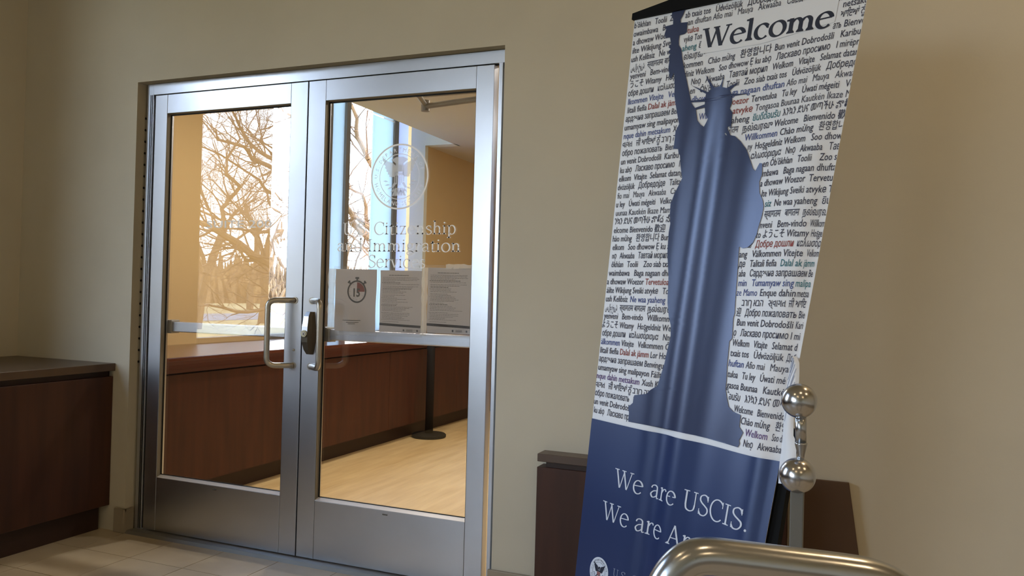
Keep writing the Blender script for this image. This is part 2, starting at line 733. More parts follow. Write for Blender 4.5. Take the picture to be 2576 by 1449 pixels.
M_BRASS = mat('lock_cylinder', rgb(188, 180, 150), 0.35, 0.8)
M_CHERRY = mat('cherry_veneer', rgb(60, 30, 22), 0.42, col2=rgb(80, 42, 28), nscale=5.0, stretch=(3.5, 3.5, 0.35), detail=6, spec=0.35)
M_CHERRY_LIP = mat('cherry_edge', rgb(68, 30, 23), 0.36, col2=rgb(78, 36, 26), nscale=5.0, stretch=(1, .3, 6), detail=5)
M_DARK_WOOD = mat('dark_walnut_veneer', rgb(56, 33, 26), 0.45, col2=rgb(74, 44, 33), nscale=5.0, stretch=(3.5, 3.5, 0.3), detail=6, spec=0.35)
M_DARK_TOP = mat('dark_cabinet_top', rgb(84, 66, 54), 0.32, noise=0.06, nscale=8, spec=0.5)
M_BROWN = mat('brown_panel_board', rgb(84, 60, 42), 0.6, noise=0.05, nscale=6)
M_TOE = mat('toe_kick', rgb(50, 28, 21), 0.5)
M_GLASS = glass_mat('door_glass', 2.4)
M_WGLASS = glass_mat('window_glass', 1.0, (0.93, 0.96, 0.97, 1))
M_VINYL = frosted_mat('white_vinyl', rgb(242, 244, 246), 0.3, 0.0)
M_VINYL_SOFT = frosted_mat('frosted_vinyl', rgb(214, 220, 228), 0.4, 0.35)
M_PANEL = frosted_mat('pale_blue_frosted_panel', rgb(218, 236, 247), 0.55)
M_PANEL2 = frosted_mat('lavender_frosted_panel', rgb(214, 224, 248), 0.55)
M_MULLION = mat('window_mullion', rgb(120, 118, 116), 0.5, 0.3)
M_BLACK = mat('black_powder_coat', rgb(18, 16, 15), 0.75, noise=0.1, nscale=30, spec=0.2)
M_BLACKM = mat('black_plastic', rgb(9, 9, 10), 0.7, spec=0.15)
M_PAPER = frosted_mat('notice_paper', rgb(196, 188, 184), 0.2)
M_SLEEVE = frosted_mat('clear_sleeve', rgb(224, 228, 230), 0.3, 0.86)
M_TAPE = frosted_mat('crumpled_tape', rgb(228, 228, 224), 0.4, 0.45)
M_BEAD_LIT = mat('bead_painted_light', rgb(214, 210, 212), 0.4, 0.3)  # paler than the other beads: light on the upward slope is painted in
M_INK = mat('grey_ink', rgb(58, 56, 62), 0.7)
M_NAVY_INK = mat('navy_ink', rgb(20, 24, 46), 0.7)
M_RED_INK = mat('red_ink', rgb(140, 40, 38), 0.7)
M_PLASTIC_GREY = mat('watch_grey_ink', rgb(40, 44, 54), 0.7)
M_BARK = mat('bark', rgb(118, 92, 66), 0.9, noise=0.3, nscale=6)
M_TWIG = mat('twig_bark', rgb(112, 88, 70), 0.9, noise=0.2, nscale=3)
M_GRASS = mat('dry_winter_grass', rgb(190, 160, 104), 0.95, col2=rgb(150, 126, 78), nscale=0.35, detail=8)
M_BRUSH = mat('winter_brush', rgb(166, 132, 92), 0.95, col2=rgb(120, 92, 66), nscale=0.9, detail=10)
M_ROAD = mat('asphalt', rgb(120, 122, 128), 0.9, noise=0.1, nscale=5)
M_LAMP = emit_mat('lamp_glow', (1.0, 0.78, 0.5, 1), 14.0)
M_WEAVE = None


def banner_mat():
    m, nt, p = new_mat('banner_print_white')
    p.inputs['Base Color'].default_value = rgb(236, 240, 250)
    p.inputs['Roughness'].default_value = 0.42
    p.inputs['Specular IOR Level'].default_value = 0.35
    return m


def satin(name, col, rough=0.42, sheen=0.0):
    m, nt, p = new_mat(name)
    p.inputs['Base Color'].default_value = col
    p.inputs['Roughness'].default_value = rough
    p.inputs['Specular IOR Level'].default_value = 1.0
    p.inputs['Specular Tint'].default_value = (0.58, 0.68, 1.0, 1)
    n = nt.nodes.new('ShaderNodeTexNoise')
    n.inputs['Scale'].default_value = 900
    tc = nt.nodes.new('ShaderNodeTexCoord')
    nt.links.new(tc.outputs['Object'], n.inputs['Vector'])
    b = nt.nodes.new('ShaderNodeBump')
    b.inputs['Strength'].default_value = 0.06
    b.inputs['Distance'].default_value = 0.001
    nt.links.new(n.outputs['Fac'], b.inputs['Height'])
    nt.links.new(b.outputs[0], p.inputs['Normal'])
    return m


M_BAN_WHITE = banner_mat()
M_BAN_NAVY = satin('banner_navy_print', rgb(38, 46, 78), 0.33)
M_BAN_DEEP = satin('banner_deep_blue_print', rgb(26, 45, 92), 0.33)
M_BAN_INK = {'k': mat('banner_black_ink', rgb(56, 58, 82), 0.6), 'r': mat('banner_red_ink', rgb(150, 66, 66), 0.6),
             'b': mat('banner_blue_ink', rgb(66, 84, 150), 0.6), 't': mat('banner_teal_ink', rgb(46, 116, 132), 0.6),
             'p': mat('banner_purple_ink', rgb(104, 78, 140), 0.6)}
M_BAN_TITLE = mat('banner_title_ink', rgb(26, 34, 56), 0.55)
M_BAN_LIGHT = mat('banner_pale_lettering', rgb(214, 222, 238), 0.55)
M_BAN_GREY = mat('banner_grey_lettering', rgb(150, 160, 186), 0.55)

# ------------------------------------------------------------------ the building shell
# outer wall (west) with the two window openings
w = MB()
w.box(WX - .22, WX, -13.2, -12.6, FZ, 3.7)
w.box(WX - .22, WX, -5.5, -2.42, FZ, 3.7)
for (a, b_, c_, d_) in (LOBBY_WIN_ADDED, LOBBY_WIN):
    w.box(WX - .22, WX, a, b_, FZ, c_)
    w.box(WX - .22, WX, a, b_, d_, 3.7)
w.box(WX - .22, WX, -1.18, .03, FZ, 3.7)
structure(w.build('wall_west', M_WALL), 'beige painted outer wall beside the dark wood cabinet')
w = MB()
w.box(WX - .22, WX, .03, 1.95, FZ, 3.3)
w.box(WX - .22, WX, 1.95, 4.04, FZ, .80)
w.box(WX - .22, WX, 1.95, 4.04, 3.10, 3.3)
w.box(WX - .22, -3.88, 4.101, 9.2, FZ, 3.3)
structure(w.build('wall_inner_west', M_WALL_ROOM), 'golden painted wall seen through the glass doors')

# door wall (north wall of the lobby), one opening for the pair of doors
OX0, OX1, OZ = -3.242, -1.281, 2.190
w = MB()
w.box(WX, OX0, -.045, .12, FZ, 3.7)
w.box(OX1, 3.6, -.045, .12, FZ, 3.7)
w.box(OX0, OX1, -.045, .12, OZ, 3.7)
structure(w.build('wall_north', M_WALL), 'beige painted wall around the pair of glass doors')
structure(box('wall_east', 3.6, 3.8, -13.2, .12, FZ, 3.7, M_WALL))
structure(box('wall_south', WX - .22, 3.8, -13.4, -13.2, FZ, 3.7, M_WALL))
structure(box('ceiling', WX - .22, 3.8, -13.4, .12, LOBBY_CEIL, 3.8, M_CEIL))
structure(box('wall_inner_east', 3.0, 3.2, .12, 9.2, FZ, 3.3, M_WALL_ROOM))
structure(box('wall_inner_north', -3.88, 3.2, 9.0, 9.2, FZ, 3.3, M_WALL_ROOM))
structure(box('trim_1', WX, -3.88, 4.04, 4.10, FZ, 3.2, M_WHITE), 'white lit return at the end of the window row')
structure(box('trim_2', -3.88, -3.55, 4.04, 4.16, ROOM_CEIL, 3.2, M_WHITE), 'white lit bulkhead end above the room windows')
c = MB()
c.box(-3.55, 3.2, .12, 9.2, ROOM_CEIL, ROOM_CEIL + .05)
c.box(-3.88, -3.55, 4.16, 9.2, ROOM_CEIL, ROOM_CEIL + .05)
c.box(-3.57, -3.55, .12, 4.16, ROOM_CEIL, 3.2)
structure(c.build('ceiling_inner', M_CEIL_ROOM), 'tan dropped ceiling with a straight edge along the windows')
structure(box('ceiling_pocket', WX - .22, 3.2, .12, 9.2, 3.2, 3.4, M_WHITE))

# floors
fl_o = structure(box('floor', WX - .22, 3.8, -13.4, .03, FZ - .12, FZ - .004, M_GROUT), 'beige square floor tiles with thin grey joints')
pitch = .3075
tile_me = None
random.seed(3)
for i in range(17):
    for j in range(11):
        x0 = -3.230 - pitch + i * pitch
        y1 = -.306 + pitch - j * pitch
        g = .0018
        xa, xb, ya, yb = x0 + g, x0 + pitch - g, y1 - pitch + g, min(y1 - g, -.0)
        o = MB().box(xa, xb, ya, yb, FZ - .008, FZ).build('tile', M_TILE, fl_o)
structure(box('floor_inner', WX - .22, 3.2, .03, 9.2, FZ - .12, FZ, M_LVT), 'pale wood look flooring beyond the doors')

# baseboards
b = MB()
b.box(-3.3, OX0 + .012, -.060, -.045, FZ, .100)
b.box(OX0, OX0 + .012, -.060, .0, FZ, .100)
structure(b.build('baseboard_left', M_BASE, bevel=.003), 'grey beige tile base between the cabinet and the doors')
b = MB()
b.box(OX1 - .012, -1.10, -.060, -.045, FZ, .105)
b.box(.0, 3.6, -.060, -.045, FZ, .105)
structure(b.build('baseboard_right', M_BASE, bevel=.003), 'tan base strip right of the doors')

# ------------------------------------------------------------------ windows in the outer wall
GX = WX - .12
for nm, lb_, ys in (('window_1', 'tall lobby window mirrored in the left glass door', (-2.42, -1.23)),
                    ('window_3', 'wide unseen lobby windows behind the camera, added for daylight', (-12.6, -10.85, -9.1, -7.3, -5.55))):
    wl = structure(thing(nm, lb_, 'window'))
    del wl['category']
    z0_, z1_ = (.79, 3.10) if nm == 'window_1' else (.50, 3.45)
    f = MB()
    for y in ys:
        f.box(GX - .03, GX + .05, y, y + .05, z0_, z1_)
    for z in (z0_, z1_ - .05):
        f.box(GX - .03, GX + .05, ys[0], ys[-1] + .05, z, z + .05)
    f.build('window_frame', M_MULLION, wl)
    for y0_, y1_ in zip(ys, ys[1:]):
        box('pane', GX - .004, GX + .004, y0_ + .05, y1_, z0_ + .05, z1_ - .05, M_WGLASS, wl)

wr = structure(thing('window_2', 'window row above the long counter, bare trees outside', 'window'))
del wr['category']
f = MB()
f.box(GX - .03, GX + .06, 1.95, 1.97, .80, 3.10)
f.box(GX - .03, WX - .02, 2.70, 2.745, .80, 3.10)
f.box(GX - .03, WX - .01, 2.935, 2.995, .80, 3.10)
f.box(GX - .03, WX - .02, 3.752, 3.768, .80, 3.10)
f.box(GX - .03, WX - .02, 3.812, 3.832, .80, 3.10)
f.box(GX - .03, WX - .02, 1.95, 4.04, 3.04, 3.10)
f.box(GX - .03, WX - .02, 1.95, 4.04, .80, .83)
f.build('window_frame', M_MULLION, wr)
for (a, b_) in ((1.97, 2.70), (2.995, 3.40), (3.768, 3.812)):
    box('pane', GX - .004, GX + .004, a, b_, .83, 3.04, M_WGLASS, wr)
box('frosted_panel', WX - .05, WX - .035, 2.745, 2.935, .83, 3.04, M_PANEL, wr)
box('frosted_panel', WX - .05, WX - .035, 3.40, 3.752, .83, 2.83, M_PANEL, wr)
box('frosted_panel', WX - .05, WX - .035, 3.40, 3.752, 2.845, 3.04, M_PANEL, wr)
box('frosted_panel', WX - .05, WX - .035, 3.832, 4.04, .83, 3.04, M_PANEL2, wr)

# ------------------------------------------------------------------ door frame and threshold
fr = MB()
fr.box(OX0 + .016, OX0 + .058, .000, .060, FZ, 2.188)          # left jamb
fr.box(OX0, OX0 + .016, .018, .060, FZ, 2.188)
fr.box(OX1 - .043, OX1 - .026, .000, .060, FZ, 2.136)          # right jamb, proud strip
fr.box(OX1 - .026, OX1, .034, .060, FZ, 2.136)
fr.box(OX0 + .058, OX1, .000, .060, 2.134, 2.188)              # head
frame = structure(fr.build('trim_3', M_ALU, bevel=.0015), 'brushed aluminium frame around the pair of doors')
g = MB()
g.box(OX0 + .058, OX0 + .062, .010, .020, 0, 2.134)
g.box(OX0 + .040, OX0 + .043, -.002, .002, 0, 2.134)
g.box(OX0 + .050, OX0 + .053, -.002, .002, 0, 2.134)
g.box(OX0 + .062, OX1 - .043, .014, .022, 2.1305, 2.134)
g.build('gasket', M_GASKET, frame)
for k in range(22):
    z = 2.022 - k * .0575
    MB().tube([(OX0 + .004, .004, z), (OX0 + .004, .019, z)], .0055, 8).build('stud', M_GASKET, frame)
th = MB()
th.prism([(-.055, FZ), (-.040, -.006), (.060, -.006), (.10, FZ)], 'x', OX0, OX1)
structure(th.build('trim_4', M_ALU_DULL), 'worn aluminium threshold strip under the doors')


# ------------------------------------------------------------------ the two door leaves
def leaf(n, x0, x1, gx0, gx1, label):
    d = structure(thing('door_%d' % n, label, 'door', ((x0 + x1) / 2, 0.02, 0)))
    del d['category']
    z0, z1 = .259, 2.038
    m = .0012
    for nm, bx in (('stile', (x0, gx0 - m, 0, .045, 0, 2.130)), ('stile', (gx1 + m, x1, 0, .045, 0, 2.130)),
                   ('bottom_rail', (gx0, gx1, 0.0004, .0446, 0, z0)), ('top_rail', (gx0, gx1, 0.0004, .0446, z1, 2.130))):
        box(nm, *bx, M_ALU, d, bevel=.0012)
    # glazing beads: slope back from the leaf face to the glass
    bd = MB()
    w_ = .014
    yg = .024
    def bead(a, b_, c_, e):
        bd.quad(a, b_, c_, e)
    A = (gx0, .001, z0); B = (gx1, .001, z0); Cc = (gx1, .001, z1); D = (gx0, .001, z1)
    s = .004
    a2 = (gx0 + s, yg, z0 + s * 2.5); b2 = (gx1 - s, yg, z0 + s * 2.5); c2 = (gx1 - s, yg, z1 - s); d2 = (gx0 + s, yg, z1 - s)
    bead(A, B, b2, a2); bead(B, Cc, c2, b2); bead(Cc, D, d2, c2); bead(D, A, a2, d2)
    bd.build('glazing_bead', M_BEAD, d)
    lb = MB()
    lb.prism([(.0005, z0 - .002), (.0005, z0 + .001), (yg - .001, z0 + .012), (yg - .001, z0 - .002)], 'x', gx0, gx1)
    lb.build('bottom_bead', M_BEAD_LIT, d)
    gk = MB()
    r = .009
    gk.box(gx0, gx0 + r, yg - .003, yg + .001, z0, z1)
    gk.box(gx1 - r, gx1, yg - .003, yg + .001, z0, z1)
    gk.box(gx0, gx1, yg - .003, yg + .001, z1 - r, z1)
    gk.box(gx0, gx1, yg - .003, yg + .001, z0 + .010, z0 + .014)
    gk.build('gasket', M_GASKET, d)
    pane = box('glass', gx0, gx1, yg, yg + .006, z0, z1, M_GLASS, d)
    # push bar on the far side
    pb = MB()
    pb.box(gx0 - .03, gx1 + .03, .052, .095, .968, 1.018)
    pbo = pb.build('push_bar', M_ALU, d, bevel=.004)
    for ex in (gx0 - .03, gx1 - .02):
        box('end_cap', ex, ex + .05, .046, .102, .960, 1.026, M_ALU_DULL, pbo, bevel=.004)
    sx = gx0 + (gx1 - gx0) * .49
    MB().tube([(sx - .012, .0005, z0 - .017), (sx + .012, .0005, z0 - .017)], .0030, 8).build('weep_slot', M_LOCK, d)
    return d


door_l = leaf(1, -3.170, -2.2615, -3.092, -2.354, 'left glass door leaf with suite lettering and loop pull')
door_r = leaf(2, -2.2555, -1.345, -2.163, -1.425, 'right glass door leaf with white seal, lettering and lock')
box('meeting_gasket', -2.2615, -2.2555, .012, .040, 0, 2.130, M_GASKET, door_r)


def pull(xm, xb, parent):
    zt, zb = 1.1435, .8500
    p = []
    R_ = .034
    sgn = 1 if xb > xm else -1
    yb = -.075
    # foot on the stile, out from the leaf and sideways, then down
    def corner(a, b_, c_, n=7):
        a, b_, c_ = Vector(a), Vector(b_), Vector(c_)
        out = []
        for k in range(n + 1):
            s = k / n
            out.append(a.lerp(b_, s).lerp(b_.lerp(c_, s), s))
        return out
    top_in = (xm, 0.002, zt)
    cnr = (xb, yb, zt)
    v1 = Vector(top_in).lerp(Vector(cnr), .62)
    p.append(Vector(top_in))
    p.append(Vector(top_in).lerp(Vector(cnr), .3))
    p += corner(v1, cnr, (xb, yb, zt - R_))
    p.append(Vector((xb, yb, (zt + zb) / 2)))
    cnb = (xb, yb, zb)
    v2 = Vector((xm, 0.002, zb)).lerp(Vector(cnb), .62)
    p += corner((xb, yb, zb + R_), cnb, v2)
    p.append(Vector((xm, .002, zb)).lerp(Vector(cnb), .3))
    p.append(Vector((xm, .002, zb)))
    h = MB().tube(p, .0125, 20).build('pull_handle', M_STEEL, parent, smooth=True)
    for z in (zt, zb):
        MB().tube([(xm, .0008, z), (xm, -.003, z)], .0155, 20).build('mounting_ring', M_STEEL, h)


pull(-2.300, -2.389, door_l)
pull(-2.207, -2.110, door_r)
# the tapered lock guard with its cylinder
lk = MB()
cx_ = -2.209
prof = [(1.095, .019, .014), (1.075, .023, .026), (1.03, .028, .034), (.993, .0295, .036), (.96, .0285, .034), (.925, .023, .024), (.905, .016, .010)]
rings = []
for z, hw, dp in prof:
    ring = [(cx_ - hw, .000, z), (cx_ - hw * .85, -dp * .96, z), (cx_ + hw * .25, -dp, z), (cx_ + hw * .75, -dp * .6, z), (cx_ + hw, .000, z)]
    rings.append(len(lk.v))
    lk.v += ring
for k in range(len(rings) - 1):
    for s in range(4):
        lk.f.append((rings[k] + s, rings[k] + s + 1, rings[k + 1] + s + 1, rings[k + 1] + s))
lk.f.append(tuple(rings[0] + s for s in range(5)))
lk.f.append(tuple(rings[-1] + s for s in reversed(range(5))))
lock = lk.build('lock_guard', M_LOCK, door_r)
lt = MB()
ff = []
for z, hw, dp in prof[:4]:
    ff.append(((cx_ - hw * .85, -dp * .96 - .0012, z - .0005), (cx_ + hw * .25, -dp - .0012, z - .0005)))
for (a_, b_), (c_, d_) in zip(ff, ff[1:]):
    lt.quad(a_, b_, d_, c_)
lt.build('guard_lit_face', M_ALU, lock)  # lit side of the guard painted in as a lighter metal sheet
cyl = MB().tube([(cx_ - .009, -.028, .998), (cx_ - .009, -.0405, .998)], .0150, 28).build('cylinder', M_BRASS, lock, bevel=0)
MB().tube([(cx_ - .009, -.040, .998), (cx_ - .009, -.0420, .998)], .0090, 20).build('key_plug', M_STEEL, lock)
box('keyhole', cx_ - .0102, cx_ - .0078, -.0428, -.0420, .992, 1.001, M_GASKET, lock)
MB().lathe([(.0005, -.006), (.006, -.004), (.0068, 0), (.006, .004), (.0005, .006)], (-2.299, -.001, .920), 14).build('screw_head', M_STEEL, door_l, smooth=True)

# door closer arm behind the top of the right door
dc = MB()
dc.tube([(-1.766, .075, 2.085), (-1.825, .300, 2.062)], .011, 10)
dc.tube([(-1.825, .300, 2.085), (-1.825, .300, 2.035)], .020, 14)
dc.tube([(-1.825, .300, 2.058), (-1.445, .130, 2.030)], .013, 10)
dc.tube([(-1.445, .130, 2.058), (-1.445, .130, 1.99)], .018, 12)
dc.box(-1.72, -1.40, .048, .10, 2.045, 2.10)
dc.build('closer_arm', M_ALU_DULL, door_r)

# lettering and seal on the right door glass
GY = .0228


def on_glass(ox, oz, sx, sz=None, y=GY):
    sz = sz or sx
    return lambda a, b: (ox + a * sx, y, oz + b * sz)


for body, x0, x1, z in (('U.S. Citizenship', -2.069, -1.513, 1.441), ('and Immigration', -2.096, -1.489, 1.367), ('Services', -1.934, -1.653, 1.298)):
    tx = serif_text(body, .072, .034)
    bb = tx.bounds()
    s = (x1 - x0) / (bb[1] - bb[0])
    tx.build('lettering', M_VINYL, on_glass(x0 - bb[0] * s, z, s, .080), door_r)
sl = Flat()
annulus(sl, .95, 1.0)
annulus(sl, .675, .695)
ring_text(sl, 'U.S. DEPARTMENT OF', .755, math.radians(98), .17, False, 1.25)
ring_text(sl, 'HOMELAND SECURITY', .885, math.radians(-92), .17, True, 1.25)
sl.build('seal_ring', M_VINYL, on_glass(-1.790, 1.690, .142), door_r)
eg = Flat()
eagle(eg)
eg.build('seal_eagle', M_VINYL_SOFT, on_glass(-1.790, 1.690, .142), door_r)
sky_ = Flat()
sky_.poly([(-.16, .14), (-.13, .40), (-.30, .52), (-.12, .60), (.12, .60), (.30, .52), (.13, .40), (.16, .14)])
sky_.build('seal_field', M_VINYL_SOFT, on_glass(-1.790, 1.690, .142, y=GY + .0006), door_r)
tx = sans('SUITE 200', .006)
bb = tx.bounds()
s = .385 / (bb[1] - bb[0])
tx.build('lettering', M_VINYL, on_glass(-2.846 - bb[0] * s, 1.476, s, .050), door_l)


# ------------------------------------------------------------------ notices in clear sleeves, taped inside the right door
def notice(x0, x1, z0, z1, label, kind):
    o = thing('notice', label, 'notice', ((x0 + x1) / 2, .036, z0), 'letter size notices taped to the right door')
    y = .0365
    random.seed(int(abs(x0) * 1000))
    # slightly wavy sheet
    nx, nz = 10, 12
    ph = random.random() * 6

    def wav(u, v):
        return y + .0022 * math.sin(u * 7 + v * 3 + ph) + .0016 * math.sin(v * 9 + u * 4 + ph)

    def sheet(name, m, xa, xb, za, zb, dy, skew=0.0):
        s_ = MB()
        vs = [[None] * (nz + 1) for _ in range(nx + 1)]
        for i in range(nx + 1):
            for j in range(nz + 1):
                u, v = i / nx, j / nz
                s_.v.append((xa + (xb - xa) * u + skew * (v - .5), wav(u, v) + dy, za + (zb - za) * v))
        for i in range(nx):
            for j in range(nz):
                a = i * (nz + 1) + j
                s_.f.append((a, a + nz + 1, a + nz + 2, a + 1))
        return s_.build(name, m, o, smooth=True)
    sheet('paper', M_PAPER, x0 + .006, x1 - .006, z0 + .006, z1 - .006, .0012)
    sheet('sleeve', M_SLEEVE, x0 - .006, x1 + .006, z0 - .010, z1 + .006, -.0012, .004)
    W, H = x1 - x0, z1 - z0
    put = lambda a, b: (x0 + a * W, wav(a, b) + .0004 - .0008, z0 + b * H)
    if kind == 'watch':
        cx, cz, r = .53, .635, .0500
        gr = Flat()
        def ann(f_, r0, r1, a0=0, a1=360, n=40):
            for k in range(n):
                a = math.radians(a0 + (a1 - a0) * k / n)
                b_ = math.radians(a0 + (a1 - a0) * (k + 1) / n)
                q = lambda rr, t_: (cx + rr * math.cos(t_) / W, cz + rr * math.sin(t_) / H)
                if r0 == 0:
                    f_.poly([(cx, cz), q(r1, a), q(r1, b_)])
                else:
                    f_.poly([q(r0, a), q(r1, a), q(r1, b_), q(r0, b_)])
        ann(gr, r * .86, r)
        q = lambda dx, dz: (cx + dx / W, cz + dz / H)
        gr.poly([q(-.004, r), q(.004, r), q(.004, r + .007), q(-.004, r + .007)])
        gr.poly([q(-.010, r + .006), q(.010, r + .006), q(.010, r + .014), q(-.010, r + .014)])
        for s in (-1, 1):
            gr.poly([q(s * .031, .036), q(s * .036, .031), q(s * .042, .037), q(s * .037, .042)])
            gr.poly([q(s * .035, .045), q(s * .045, .035), q(s * .050, .040), q(s * .040, .050)])
        for k in range(12):
            if k in (0, 1, 2, 3):
                continue
            a = math.radians(90 - k * 30)
            c_, s_ = math.cos(a), math.sin(a)
            r0, r1, hw = r * .68, r * .78, .0006
            gr.poly([q(r0 * c_ - hw * s_, r0 * s_ + hw * c_), q(r1 * c_ - hw * s_, r1 * s_ + hw * c_), q(r1 * c_ + hw * s_, r1 * s_ - hw * c_), q(r0 * c_ + hw * s_, r0 * s_ - hw * c_)])
        t15 = sans('15', .03)
        b5 = t15.bounds()
        gr.add(t15, lambda a, b: q((a - (b5[0] + b5[1]) / 2) * .044, (b - .35) * .050 - .004))
        gr.build('stopwatch_print', M_PLASTIC_GREY, put, o)
        rd = Flat()
        ann(rd, 0, r * .82, 0, 90, 10)
        put2 = lambda a, b: (x0 + a * W, wav(a, b) + .0004 - .0004, z0 + b * H)
        rd.build('red_quarter', M_RED_INK, put2, o)
        ls = Flat()
        for (v_, a_, b_) in ((.185, .22, .62), (.155, .30, .58), (.13, .34, .50)):
            ls.poly([(a_, v_), (b_, v_ + .004), (b_, v_ + .012), (a_, v_ + .008)])
        ls.build('printed_lines', M_INK, put, o, 'stuff')
    else:
        ls = Flat()
        v_ = .90
        k = 0
        while v_ > .17:
            wid = .9 if k in (1, 2, 3, 6, 7) else random.uniform(.32, .8)
            a_ = .09 if k % 5 else .07
            if k == 0:
                a_, wid = .24, .52
            th_ = .008 if k in (0, 5, 9, 20) else .0045
            x = a_
            while x < min(.93, a_ + wid * .86):
                ww = random.uniform(.02, .06)
                ls.poly([(x, v_), (min(x + ww, .94), v_), (min(x + ww, .94), v_ + th_), (x, v_ + th_)])
                x += ww + .010
            v_ -= .021 if k % 6 else .032
            k += 1
        ls.build('printed_lines', M_INK, put, o, 'stuff')
        nb = Flat()
        for q_ in range(16):
            a_, b_ = .03 + .94 * q_ / 16, .03 + .94 * (q_ + 1) / 16
            nb.poly([(a_, .125 - .0213 * (a_ - .03)), (b_, .125 - .0213 * (b_ - .03)), (b_, .163 - .0213 * (b_ - .03)), (a_, .163 - .0213 * (a_ - .03))])
        nb.build('navy_bar', M_NAVY_INK, lambda a, b: (x0 + a * W, wav(a, b) - .0006, z0 + b * H), o)
        lg = Flat()
        for cxx, rr in ((.60, .020), (.90, .020)):
            lg.poly([(cxx + rr * math.cos(t_ * math.pi / 6), .062 + rr * W / H * 1.1 * math.sin(t_ * math.pi / 6)) for t_ in range(12)])
        for q_ in range(3):
            lg.poly([(.66, .048 + q_ * .012), (.80, .048 + q_ * .012), (.80, .053 + q_ * .012), (.66, .053 + q_ * .012)])
        lg.build('printed_emblems', M_INK, put, o)
    return o


notice(-2.116, -1.892, 1.008, 1.295, 'notice with a stopwatch reading 15 and a red quarter', 'watch')
notice(-1.886, -1.668, 1.012, 1.292, 'middle text notice between the stopwatch sheet and the right sheet', 'text')
notice(-1.650, -1.436, 1.018, 1.306, 'right hand text notice, sits highest, next to the door stile', 'text')
# crumpled tape ends between and beside the sheets
for k, (x0, x1, z0, z1, lb_) in enumerate(((-2.150, -2.112, 1.02, 1.29, 'crumpled clear tape strip left of the stopwatch notice'),
                                          (-1.672, -1.646, 1.01, 1.300, 'crumpled clear tape strip between the two text notices'),
                                          (-1.560, -1.432, 1.296, 1.316, 'torn clear tape along the top of the right notice'))):
    s_ = MB()
    n = 9
    random.seed(40 + k)
    for i in range(n + 1):
        v = i / n
        if k < 2:
            jl, jr = random.uniform(-.006, .006), random.uniform(-.005, .005)
            s_.v += [(x0 + jl, .0345 + random.uniform(0, .004), z0 + (z1 - z0) * v), (x1 + jr, .0345 + random.uniform(0, .004), z0 + (z1 - z0) * v)]
        else:
            s_.v += [(x0 + (x1 - x0) * v, .0345 + random.uniform(0, .003), z0 + random.uniform(-.002, .002)), (x0 + (x1 - x0) * v, .0345, z1 + random.uniform(-.004, .003))]
    for i in range(n):
        s_.f.append((2 * i, 2 * i + 1, 2 * i + 3, 2 * i + 2))
    tag(s_.build('tape_strip', M_TAPE), lb_, 'tape', 'tape strips on the right door')

# ------------------------------------------------------------------ left cabinet along the outer wall
cab = thing('cabinet', 'dark wood wall cabinet with thick top, left of the doors', 'cabinet', (-3.7, -2.0, FZ))
Y0, Y1 = -5.4, -.046
box('top', WX + .001, -3.332, Y0, Y1, .768, .805, M_DARK_TOP, cab, bevel=.002)
box('recessed_neck', WX + .001, -3.372, Y0, Y1, .740, .768, M_TOE, cab)
for k, (a, b_) in enumerate(((-.5, -.061), (-1.7, -.503), (-2.9, -1.703), (-4.1, -2.903), (-5.25, -4.103), (Y0, -5.253))):
    pass
box('front_panel', WX + .001, -3.345, -1.70, -.0465, .105, .740, M_DARK_WOOD, cab, bevel=.002)
box('front_panel', WX + .001, -3.345, -3.30, -1.703, .105, .740, M_DARK_WOOD, cab, bevel=.002)
box('front_panel', WX + .001, -3.345, -4.35, -3.303, .105, .740, M_DARK_WOOD, cab, bevel=.002)
box('front_panel', WX + .001, -3.345, Y0, -4.353, .105, .740, M_DARK_WOOD, cab, bevel=.002)
box('toe_kick', WX + .001, -3.398, Y0, -.062, FZ, .105, M_TOE, cab)

# shallow wall cabinet behind the banner
cab2 = thing('low_cabinet', 'shallow dark wood wall cabinet behind the blue banner', 'cabinet', (-.6, -.08, FZ))
box('top', -1.069, -.172, -.125, -.0455, .567, .597, M_DARK_TOP, cab2, bevel=.002)
box('recessed_neck', -1.040, -.180, -.105, -.0455, .545, .567, M_TOE, cab2)
box('front_panel', -1.072, -.172, -.118, -.0455, FZ + .06, .545, M_DARK_WOOD, cab2, bevel=.002)
box('toe_kick', -1.04, -.18, -.095, -.0455, FZ, FZ + .06, M_TOE, cab2)
# brown board with a slanting end beside it
bp = MB()
xr0, xr1 = .020, .110
bp.prism([(-.160, .594), (xr0, .594), (xr1, FZ), (-.160, FZ)], 'y', -.060, -.0455)
tag(bp.build('wall_board', M_BROWN, bevel=.0015), 'plain brown board with a slanting right edge, against the wall behind the post', 'board')

# ------------------------------------------------------------------ counter and stanchion beyond the doors
ct = thing('counter', 'long cherry wood counter under the windows beyond the doors', 'counter', (-3.7, 4.0, FZ))
CT = mat('glossy_counter_top', rgb(96, 52, 38), 0.12, noise=0.05, nscale=5)
cm_ = MB()
cm_.prism([(-3.300, .125), (-3.300, 8.9), (-3.879, 8.9), (-3.879, 4.039), (WX + .001, 4.039), (WX + .001, .125)], 'z', .792, .812)
cm_.build('counter_top', CT, ct)
box('front_lip', -3.345, -3.300, .125, 8.9, .728, .792, M_CHERRY_LIP, ct, bevel=.001)
box('shadow_gap', -3.875, -3.352, .125, 8.9, .716, .728, M_GASKET, ct)  # shade under the lip put in as a black strip
for (a, b_) in ((.125, 1.335), (1.338, 2.54), (2.543, 3.745), (3.748, 4.95), (4.953, 6.155), (6.158, 7.36), (7.363, 8.9)):
    box('front_panel', -3.875, -3.318, a, b_, .105, .716, M_CHERRY, ct)
box('toe_kick', -3.875, -3.405, .125, 8.9, FZ, .105, M_TOE, ct)
box('end_panel', WX + .001, -3.875, .125, .145, FZ, .792, M_CHERRY, ct)

